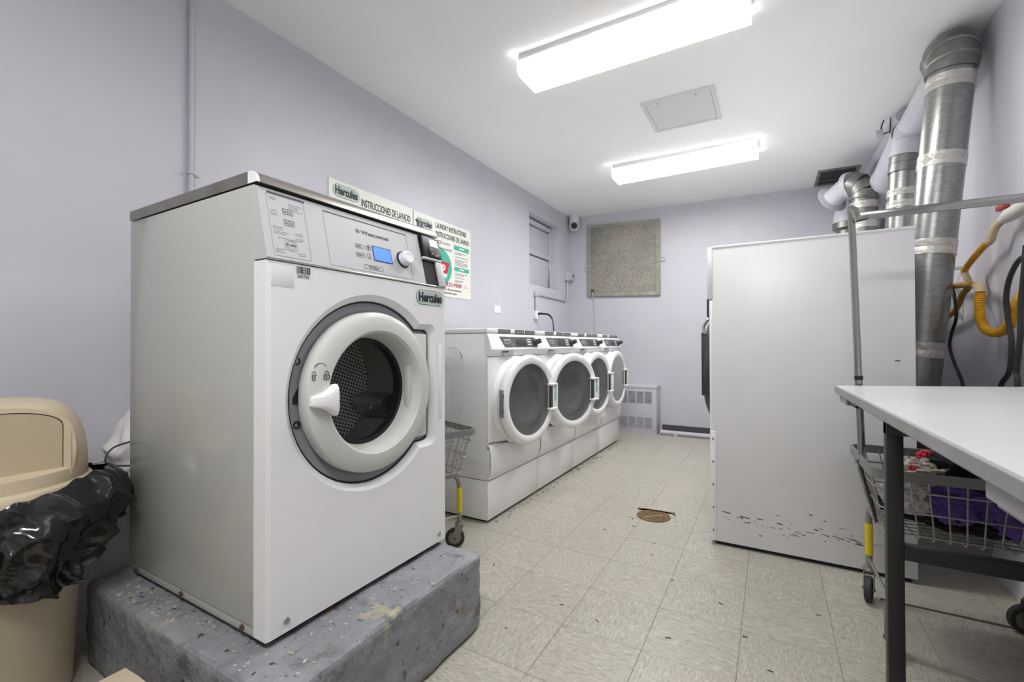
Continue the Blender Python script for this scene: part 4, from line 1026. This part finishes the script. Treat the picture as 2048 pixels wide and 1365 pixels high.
cor.build('corrugated_hose', 'yellow_hose', gh)
def cord(pts, r, label):
    return tag(MB().tube(spline(pts, 6), r, 8).build('black_cable', 'black_cord'), label, 'cable', 'black cables behind the table')
cord([(.86, 4.1, 1.52), (.88, 3.833, 1.498), (.89, 3.589, 1.468), (.89, 3.455, 1.422), (.89, 3.395, 1.33), (.89, 3.385, 1.24), (.89, 3.464, 1.152), (.89, 3.493, 1.079), (.89, 3.418, .989), (.89, 3.29, .869), (.89, 3.2, .6), (.89, 3.15, .2)], .008, 'thin black cord curving down beside the leaning exhaust duct')
cord([(.9, 2.56, 1.45), (.9, 2.638, 1.457), (.9, 2.703, 1.437), (.9, 2.771, 1.378), (.9, 2.804, 1.296), (.9, 2.783, 1.196), (.9, 2.756, 1.097), (.9, 2.782, .978), (.9, 2.871, .9), (.9, 2.95, .7), (.9, 2.9, .3)], .010, 'black cord arching in front of the corrugated yellow hose')
cord([(.9, 2.62, 1.5), (.9, 2.64, 1.388), (.9, 2.673, 1.245), (.9, 2.675, 1.144), (.9, 2.699, 1.043), (.9, 2.715, .974), (.9, 2.705, .914), (.9, 2.70, .6), (.9, 2.68, .3)], .010, 'straight black cord hanging at the right edge of the picture')
wh = thing('wall_hook', 'small lilac wall bracket behind the leaning duct', 'bracket', (1.0, 3.75, 1.5))
MB().box(.93, XR, 3.76, 3.78, 1.555, 1.575, bev=.003).build('arm', 'lilac_paint', wh)
MB().tube([(.94, 3.77, 1.56), (1.012, 3.77, 1.25)], .008, 6).build('brace', 'lilac_paint', wh)

# ------------------------------------------------------------------ wire laundry carts
def make_cart(name, label, rack):
    t = thing(name, label, 'laundry cart', (0, 0, 0), 0, 'wire laundry carts')
    L, W, zr, zb = .66, .48, .655, .415; l2, w2 = .55, .36; CX = {-1: .268, 1: .222}
    def ring(l, w, r, n=6): return rrect(-l/2, l/2, -w/2, w/2, r, n)
    rim = MB(); o = ring(L, W, .05); i = ring(L-.018, W-.018, .042)
    n = len(o)
    V = [[rim.bm.verts.new((x, y, z)) for x, y in lp] for lp, z in ((o, zr-.034), (o, zr), (i, zr), (i, zr-.034))]
    for a in range(4):
        for k in range(n): rim.bm.faces.new((V[a][k], V[a][(k+1) % n], V[(a+1) % 4][(k+1) % n], V[(a+1) % 4][k]))
    rim.build('rim', 'rim_grey', t, local=True, smooth=50)
    for f_ in (.30, .62, .97):
        z = zr + (zb-zr)*f_; l = L+(l2-L)*f_; w_ = W+(w2-W)*f_
        MB().tube([(x, y, z) for x, y in ring(l, w_, .045, 4)], .0032, 6, closed=True).build('hoop_wire', 'wire_metal', t, local=True)
    nx, ny = 12, 8
    for k in range(nx):
        a = (k+.5)/nx-.5
        MB().tube([(a*(L-.06), -W/2+.006, zr-.01), (a*(l2-.05), -w2/2, zb), (a*(l2-.05), -w2/2+.02, zb-.012), (a*(l2-.05), w2/2-.02, zb-.012), (a*(l2-.05), w2/2, zb), (a*(L-.06), W/2-.006, zr-.01)], .0026, 6).build('basket_wire', 'wire_metal', t, local=True)
    for k in range(ny):
        a = (k+.5)/ny-.5
        MB().tube([(-L/2+.006, a*(W-.06), zr-.01), (-l2/2, a*(w2-.05), zb), (-l2/2+.02, a*(w2-.05), zb-.006), (l2/2-.02, a*(w2-.05), zb-.006), (l2/2, a*(w2-.05), zb), (L/2-.006, a*(W-.06), zr-.01)], .0026, 6).build('basket_wire', 'wire_metal', t, local=True)
    # tubular undercarriage
    for s in (-1, 1):
        x = s*CX[s]
        MB().tube(spline([(x, -.185, .15), (x, -.185, .33), (x, -.16, .385), (x, -.12, .395), (x, .12, .395), (x, .16, .385), (x, .185, .33), (x, .185, .15)], 4), .0125, 10).build('frame_hoop', 'cart_tube', t, local=True)
        for q in (-1, 1):
            MB().cyl((x, q*.185, .19), (x, q*.185, .325), .0145, n=12).build('frame_sleeve', 'yellow_sleeve', t, local=True)
        MB().tube([(x, -.2, .172), (x, .2, .172)], .006, 6).build('cross_wire', 'wire_metal', t, local=True)
    # casters
    for s in (-1, 1):
        for q in (-1, 1):
            a = R({(-1, -1): 78, (-1, 1): 75, (1, -1): 15, (1, 1): 15}[(s, q)]) if rack else R({(-1, -1): 40, (-1, 1): 60, (1, -1): 56, (1, 1): 56}[(s, q)])
            c = MB().cyl((0, 0, .128), (0, 0, .17), .011, n=12).lathe([(.0, .138), (.02, .138), (.024, .128), (.022, .120), (0, .118)], (0, 0, 0), Z, 20)
            for y_ in (-.017, .017):
                c.plate([[(-.022, .122), (.024, .122), (-.006, .044), (-.024, .04), (-.034, .048)]], (0, y_+.0015, 0), X, Z, Y, .003)
            co = c.build('caster', 'cart_tube', t, local=True); co.location = (s*CX[s], q*.185, 0); co.rotation_euler = (0, 0, a)
            wc = Vector((-.024, 0, .052))
            MB().lathe([(.052, -.009), (.052, .009), (.046, .013), (.036, .013), (.036, -.013), (.046, -.013)], wc, Y, 28, close=True).build('tyre', 'tyre', co, local=True)
            MB().lathe([(0, -.008), (.036, -.006), (.036, .006), (0, .008)], wc, Y, 24).build('wheel_hub', 'cart_tube', co, local=True)
            MB().cyl(wc-Y*.022, wc+Y*.022, .006, n=8).build('axle', 'dark_print', co, local=True)
    if rack:
        x = -L/2+.012
        xt = x-.028
        MB().cyl((x, 0, zr-.03), (xt, 0, 1.655), .0125, n=16).build('rack_pole', 'chrome', t, local=True)
        MB().cyl((x-.0085, 0, .955), (x-.009, 0, .972), .0145, n=16).build('pole_ferrule', 'black_plastic', t, local=True)
        MB().tube([(x-.004, -.0, zr-.02), (x+.012, -.008, zr-.09), (x+.05, -.02, zb-.02)], .014, 10).build('pole_clamp', 'black_metal', t, local=True)
        MB().box(xt, L/2-.01, -.004, .004, 1.60, 1.632, bev=.002).build('hanging_bar', 'chrome', t, local=True)
        MB().tube([(xt-.002, .0, 1.655), (xt+.01, -.012, 1.64), (xt+.018, -.014, 1.60), (xt+.05, -.006, 1.606)], [.012, .016, .016, .01], 10).build('bar_bracket', 'chrome', t, local=True)
        MB().cyl((L/2-.012, 0, zb+.05), (L/2-.012, 0, 1.655), .0125, n=16).build('rack_pole', 'chrome', t, local=True)
    return t
c1 = make_cart('laundry_cart', 'wire laundry cart full of clothes under the folding table, with tall chrome rack', True)
c1.location = (.632, 2.275, 0); c1.rotation_euler = (0, 0, R(1))
c2 = make_cart('laundry_cart', 'empty wire laundry cart between the big washer and the front-loaders', False)
c2.rotation_euler = (0, 0, R(-20)); c2.location = (-1.75, 1.885, 0)

# ------------------------------------------------------------------ laundry in the cart
def cloth(name, m, c, size, seed, label, rough=1.0, parent=None):
    tb = bmesh.new(); bmesh.ops.create_icosphere(tb, subdivisions=5, radius=1)
    o = Vector((seed*3.7, seed*1.9, seed*5.1))
    for v in tb.verts:
        p = v.co.copy(); q = p*1.7+o
        ridge = 0
        for k, (f, a) in enumerate(((1.3, .34), (2.7, .2), (5.2, .09))):
            ridge += a*(1-2*abs(noise.noise(q*f)))
        f = 1 + rough*(ridge-.28)
        v.co = Vector((p.x*size[0]*f, p.y*size[1]*f, p.z*size[2]*f))
        v.co.z = max(v.co.z, -size[2]*.8)
        v.co += Vector(c)
    mb = MB(); mb.bm.free(); mb.bm = tb
    o_ = mb.build(name, m, None, smooth=70)
    return tag(o_, label, 'clothes', 'laundry in the cart')
cloth('black_garment', 'black_cloth', (.62, 2.27, .475), (.25, .15, .055), 1, 'black garments spread over the bottom of the laundry cart', .6)
cloth('purple_garment', 'purple_cloth', (.565, 2.165, .53), (.115, .06, .075), 2, 'bright purple garment bunched against the near side of the cart')
cloth('black_garment', 'black_cloth', (.66, 2.25, .62), (.15, .11, .085), 3, 'black shirt heaped on top of the laundry pile')
cloth('white_cloth', 'white_cloth', (.435, 2.155, .545), (.07, .055, .07), 4, 'crumpled white cloth at the left end of the laundry pile')
cloth('cream_cloth', 'cream_cloth', (.52, 2.25, .605), (.085, .07, .05), 6, 'cream cloth between the white cloth and the black shirt')
cloth('red_garment', 'bright_red', (.475, 2.23, .618), (.03, .022, .026), 7, 'small red garment peeking out of the laundry pile')
cloth('red_garment', 'bright_red', (.525, 2.345, .655), (.025, .022, .022), 9, 'red bit of cloth beside the far rim of the laundry cart')
cloth('purple_garment', 'purple_cloth', (.76, 2.15, .51), (.12, .06, .08), 8, 'darker purple garment at the right end of the laundry pile')
cloth('black_garment', 'black_cloth', (.84, 2.25, .58), (.09, .12, .09), 11, 'black trousers at the far right end of the laundry pile')

# ------------------------------------------------------------------ folding table
tb0 = thing('folding_table', 'white laminate folding table with black steel frame along the right wall', 'table', (.6, 1.2, 0))
ca, cb2 = Vector((.219, 2.195)), Vector((.284, .12)); ldir = (cb2-ca).normalized()
def tquad(mb, P, z0, z1, tilt=.018):
    A = [mb.bm.verts.new((x, y, z0+tilt*max(0, (x-.22))/.75)) for x, y in P]; B = [mb.bm.verts.new((x, y, z1+tilt*max(0, (x-.22))/.75)) for x, y in P]
    mb.bm.faces.new(A); mb.bm.faces.new(B)
    for k in range(len(P)): mb.bm.faces.new((A[k], A[(k+1) % len(P)], B[(k+1) % len(P)], B[k]))
    return mb
farR = Vector((.985, 2.275)); nearR = Vector((1.0, .14))
inner = [ca+Vector((.004, -.004)), farR, nearR, cb2+Vector((.004, .0))]
tquad(MB(), inner, .931, .935).build('laminate_top', 'laminate', tb0)
eb = MB(); 
tquad(eb, [ca, farR+Vector((.002, .003)), nearR+Vector((.002, 0)), cb2], .901, .931)
bmesh.ops.bevel(eb.bm, geom=[e for e in eb.bm.edges if all(v.co.z < .92 for v in e.verts)], offset=.006, segments=2, affect='EDGES')
eb.build('table_edge', 'laminate_edge', tb0)
def onleft(d, off): return ca + ldir*d + Vector((-ldir.y, ldir.x))*0 + Vector((off, 0))
def apron(d0, d1, o0, o1, z0, z1, n, m):
    p = onleft(d0, o0), onleft(d0, o1), onleft(d1, o1), onleft(d1, o0)
    b = MB(); tquad(b, p, z0, z1, 0); return b.build(n, m, tb0)
apron(.03, .17, .012, .70, .876, .902, 'apron', 'apron_grey')
apron(.17, .30, .018, .05, .882, .902, 'bracket', 'black_metal')
b_ = MB(); p = [onleft(1.26, .014), onleft(1.26, .70), onleft(2.0, .70), onleft(2.0, .014)]
tquad(b_, p, .862, .902, 0); bmesh.ops.bevel(b_.bm, geom=[e for e in b_.bm.edges if all(v.co.y > .9 for v in e.verts) or all(v.co.z < .87 for v in e.verts)], offset=.012, segments=3, affect='EDGES')
b_.build('apron', 'apron_grey', tb0)
LY = 1.47
for y in (LY, .30):
    xo = .25 + (LY-y)*.03
    for x in (xo, xo+.66):
        MB().box(x, x+.034, y-.017, y+.017, 0, .902, bev=.003).build('leg', 'black_metal', tb0)
    MB().box(xo+.033, xo+.661, y-.016, y+.016, .562, .597, bev=.002).build('stretcher', 'black_metal', tb0)
    MB().box(xo+.0, xo+.70, y-.02, y+.02, .87, .902, bev=.002).build('top_rail', 'black_metal', tb0)

# white board leaning on the right wall near the floor
wb = MB().obox((.925, 2.60, .0), Y, Vector((.085, 0, .50)), Vector((-.5, 0, .085)), .46, .52, .014, bev=.002)
tag(wb.build('loose_board', 'white_scuffed'), 'white loose board leaning low against the right wall behind the cart', 'board')

# ------------------------------------------------------------------ trash bin with dome lid and black liner
TX, TY = -2.06, .365
tr = thing('trash_can', 'beige round trash can with a domed swing lid and black liner', 'trash can', (TX, TY, 0))
MB().lathe([(0, .005), (.205, .005), (.21, .02), (.236, .61), (.240, .615), (.240, .64), (.228, .64), (.20, .03), (0, .03)], (TX, TY, 0), Z, 56).build('can_body', 'beige_plastic', tr, smooth=40)
# liner folded over the rim, flaring out to the right
bag = MB()
def bagf(u, v):
    a = u*2*math.pi; ca_, sa = math.cos(a), math.sin(a)
    side = max(0, math.cos(a-R(62)))**2.5                      # pulled out towards the washer
    drop = .235 + .05*math.sin(a*2+1) - .02*math.cos(a*5)
    rr_ = .252 + .020*math.sin(math.pi*v)**.6 + side*.075*math.sin(math.pi*min(1, v*1.0+.15))
    q = Vector((ca_*2.2, sa*2.2, v*1.4))
    sv = a*1.5; L1 = Vector((sv*1.1+v*1.6, -sv*.25+v*.9+ca_, sa)); L2 = Vector((sv*2.3-v*1.2, v*2.4+ca_*1.3, sa*1.3+4))
    L1 += .25*Vector((noise.noise(q*1.5), noise.noise(q*1.5+Vector((5, 5, 5))), 0))
    cre = .024*(1-3.0*abs(noise.noise(L1))) + .014*(1-3.0*abs(noise.noise(L2))) + .006*(1-2.5*abs(noise.noise(L2*2.4)))
    cre *= 1.0 if u < .985 else (1-u)/.015
    rr_ += cre*(.30+.75*v)*(1+.7*side) - .004
    rr_ = max(rr_, .247 if v < .9 else .244)
    z = .652 + side*.05*(1-v) - drop*v*(1-.1*side) + .012*noise.noise(q*3)
    return (TX+ca_*rr_, TY+sa*rr_, z)
bag.grid(bagf, 260, 46, wrap=True)
bo = bag.build('bin_liner', 'black_bag', tr, smooth=75)
# lid
lid = MB().lathe([(.246, .628), (.255, .630), (.258, .636), (.258, .672), (.254, .680), (.247, .683), (.244, .688)], (TX, TY, 0), Z, 64).build('lid_rim', 'beige_plastic', tr, smooth=40)
# dome: a rounded hood whose front (+X) is cut by a flat face holding the swing door
dome = MB(); cut = .178; Rb, Hh = .244, .225
def domef(u, v):
    a = u*2*math.pi
    if v < .06: return (TX+Rb*math.cos(a), TY+Rb*math.sin(a), .684 + .026*v/.06)
    w_ = (v-.06)/.94; ph = w_*math.pi/2; c_, s_ = max(0, math.cos(ph)), math.sin(ph)
    rr_ = Rb*(c_**.34); z = .710+Hh*s_
    x = rr_*math.cos(a); y = rr_*math.sin(a)
    if v > .1 and x > cut: x = cut
    return (TX+x, TY+y, z)
dome.grid(domef, 120, 50, wrap=True)
bmesh.ops.remove_doubles(dome.bm, verts=dome.bm.verts[:], dist=.0002)
dome.build('dome', 'beige_plastic', tr, smooth=40)
def arch(hw_, z0, zs, zt, n=14):
    return [(-hw_, z0), (hw_, z0)] + [(hw_*math.cos(math.pi*k/n), zs+(zt-zs)*math.sin(math.pi*k/n)**.85) for k in range(n+1)]
MB().plate([arch(.158, .706, .84, .925), arch(.141, .716, .856, .911)[::-1]], (TX+cut+.010, TY, 0), Y, Z, X, .014).build('hood_frame', 'beige_plastic', tr, smooth=25)
MB().plate([arch(.1385, .718, .855, .9085)], (TX+cut+.007, TY, 0), Y, Z, X, .006).build('swing_door', 'beige_dark', tr, smooth=25)
MB().plate([arch(.1405, .7165, .856, .9105)], (TX+cut+.002, TY, 0), Y, Z, X, .002).build('door_gap', 'rust', tr, smooth=25)
for s_ in (-1, 1):
    MB().tube(spline([(TX+cut-.01, TY+s_*.163, .715), (TX+cut+.0, TY+s_*.166, .78), (TX+cut-.012, TY+s_*.160, .845), (TX+cut-.03, TY+s_*.145, .872)], 5), .009, 8).build('hood_rib', 'beige_plastic', tr)

# white bucket with a plastic sack behind the bin
bk = thing('bucket', 'white bucket with a wire handle and white sack between bin and washer', 'bucket', (-2.235, .83, 0))
MB().lathe([(0, .005), (.125, .005), (.13, .02), (.150, .60), (.156, .605), (.156, .635), (.148, .635), (.12, .02), (0, .02)], (-2.235, .83, 0), Z, 40).build('pail', 'white_bucket', bk)
sk2 = bmesh.new(); bmesh.ops.create_icosphere(sk2, subdivisions=5, radius=1)
for v in sk2.verts:
    p = v.co.copy(); q = p*2+Vector((4, 2, 9))
    f = 1+.16*(1-2*abs(noise.noise(q)))+.07*noise.noise(q*2.5)
    tap = 1 - .45*max(0, p.z)
    v.co = Vector((-2.235+p.x*.125*f*tap, .862+p.y*.125*f*tap, .695+p.z*.17*f))
mb = MB(); mb.bm.free(); mb.bm = sk2; mb.build('sack', 'white_bag', bk, smooth=70)
MB().tube(spline([(-2.12, .76, .735), (-2.10, .70, .725), (-2.09, .675, .69), (-2.09, .69, .665), (-2.08, .75, .652), (-2.09, .775, .655)], 5), .0035, 6).build('wire_handle', 'dark_print', bk)

# cardboard box at the lower left
cbx = thing('cardboard_box', 'pale cardboard box at the bottom left in front of the plinth', 'box', (-1.3, .30, 0))
MB().box(-1.475, -1.05, .06, .515, 0, .238, bev=.004).build('carton', 'card', cbx)
def flapf(x0, x1, y0, y1, seed):
    def f(u, v):
        x = x0+(x1-x0)*u; y = y0+(y1-y0)*v
        return (x, y, .244 + .006*noise.noise((x*9, y*9, seed)) + .006*u*v)
    b = MB().grid(f, 12, 12)
    e = bmesh.ops.extrude_face_region(b.bm, geom=b.bm.faces[:]); bmesh.ops.translate(b.bm, verts=[g for g in e['geom'] if isinstance(g, bmesh.types.BMVert)], vec=(0, 0, .004))
    return b.build('flap', 'card', cbx)
flapf(-1.488, -1.27, .05, .525, 1); flapf(-1.265, -1.045, .05, .525, 5)

# ------------------------------------------------------------------ floor drain and debris
fd = thing('floor_drain', 'round rusty brass floor drain set in the broken vinyl tiles', 'drain', (-.659, 2.95, 0))
dc = (-.659, 2.95, 0)
MB().lathe([(.104, .0002), (.102, .004), (.092, .005), (.088, .003)], dc, Z, 40).build('drain_rim', 'drain_metal', fd)
MB().lathe([(.09, .001), (.09, .0030), (.0, .0034)], dc, Z, 36).build('drain_plate', 'drain_metal', fd)
MB().obox((-.70, 2.90, .003), (1, .9, 0), (-.9, 1, 0), Z, .12, .004, .0016).build('grate_bar', 'grimy_hose', fd)
hl = MB()
for k in range(7):
    for q in range(7):
        x, y = -.06+.02*k, -.06+.02*q
        if x*x+y*y < .0052 and abs(x-y*1.1) > .012: hl.cyl((dc[0]+x, dc[1]+y, .0025), (dc[0]+x, dc[1]+y, .0042), .0045, n=8)
hl.build('drain_holes', 'dirt', fd)['kind'] = 'stuff'
MB().plate([[(-.125, .095), (.11, .115), (.125, .06), (.10, .095), (.02, .112), (-.07, .10), (-.115, .07)]], (dc[0], dc[1], .0045), X, Y, Z, .003).build('broken_tile_edge', 'dirt', fd)
db = MB(); rr = random.Random(12)
spots = [(-.72, 2.73), (-.79, 2.86), (-.76, 2.83), (-.86, 2.60), (-.55, 2.40), (-.57, 2.55), (-.78, 1.75), (-.60, 1.72), (-.35, 1.75), (-.30, 1.35), (-.75, 3.1), (-.9, 3.3), (-1.05, 3.6), (-.62, 3.05), (-.4, 2.2), (-.1, 1.9), (-.2, 2.1), (-1.2, 1.9), (-.9, 1.5), (0, 1.75), (.15, 2.2)]
for (x, y) in spots:
    a = rr.uniform(0, 6); L = rr.uniform(.006, .022); wd = rr.uniform(.003, .007)
    db.obox((x, y, 0), (math.cos(a), math.sin(a), 0), (-math.sin(a), math.cos(a), 0), Z, L, wd, .0016)
tag(db.build('floor_debris', 'dirt', smooth=0), 'tiny dark scraps of debris scattered over the tiles', 'debris', kind='stuff')
lt = MB()
for k in range(90):
    a = rr.uniform(0, 1); x = -1.5+rr.gauss(0, .012)+.02; y = 2.30+a*2.75
    lt.obox((x, y, 0), (rr.uniform(-1, 1), rr.uniform(-1, 1), 0), (rr.uniform(-1, 1), 1.01, 0), Z, rr.uniform(.004, .018), rr.uniform(.002, .006), .002)
tag(lt.build('lint_line', 'dirt', smooth=0), 'line of dirt and lint along the foot of the front-loaders', 'dirt', kind='stuff')
pc = MB()
for k in range(150):
    if k % 2: x = rr.uniform(-1.14, -1.0); y = rr.uniform(.66, 1.44)
    else: x = rr.uniform(-1.9, -1.1); y = rr.uniform(.632, .705)
    s_ = rr.uniform(.001, .0038); a = rr.uniform(0, 6)
    pc.obox((x, y, pz-.002), (math.cos(a), math.sin(a), 0), (-math.sin(a), math.cos(a), 0), Z, s_*rr.uniform(1, 3), s_*1.6, .002+s_*.7)
tag(pc.build('paint_chips', 'cream_cloth', smooth=0), 'crumbs of plaster and paint lying on the plinth around the big washer', 'crumbs', kind='stuff')
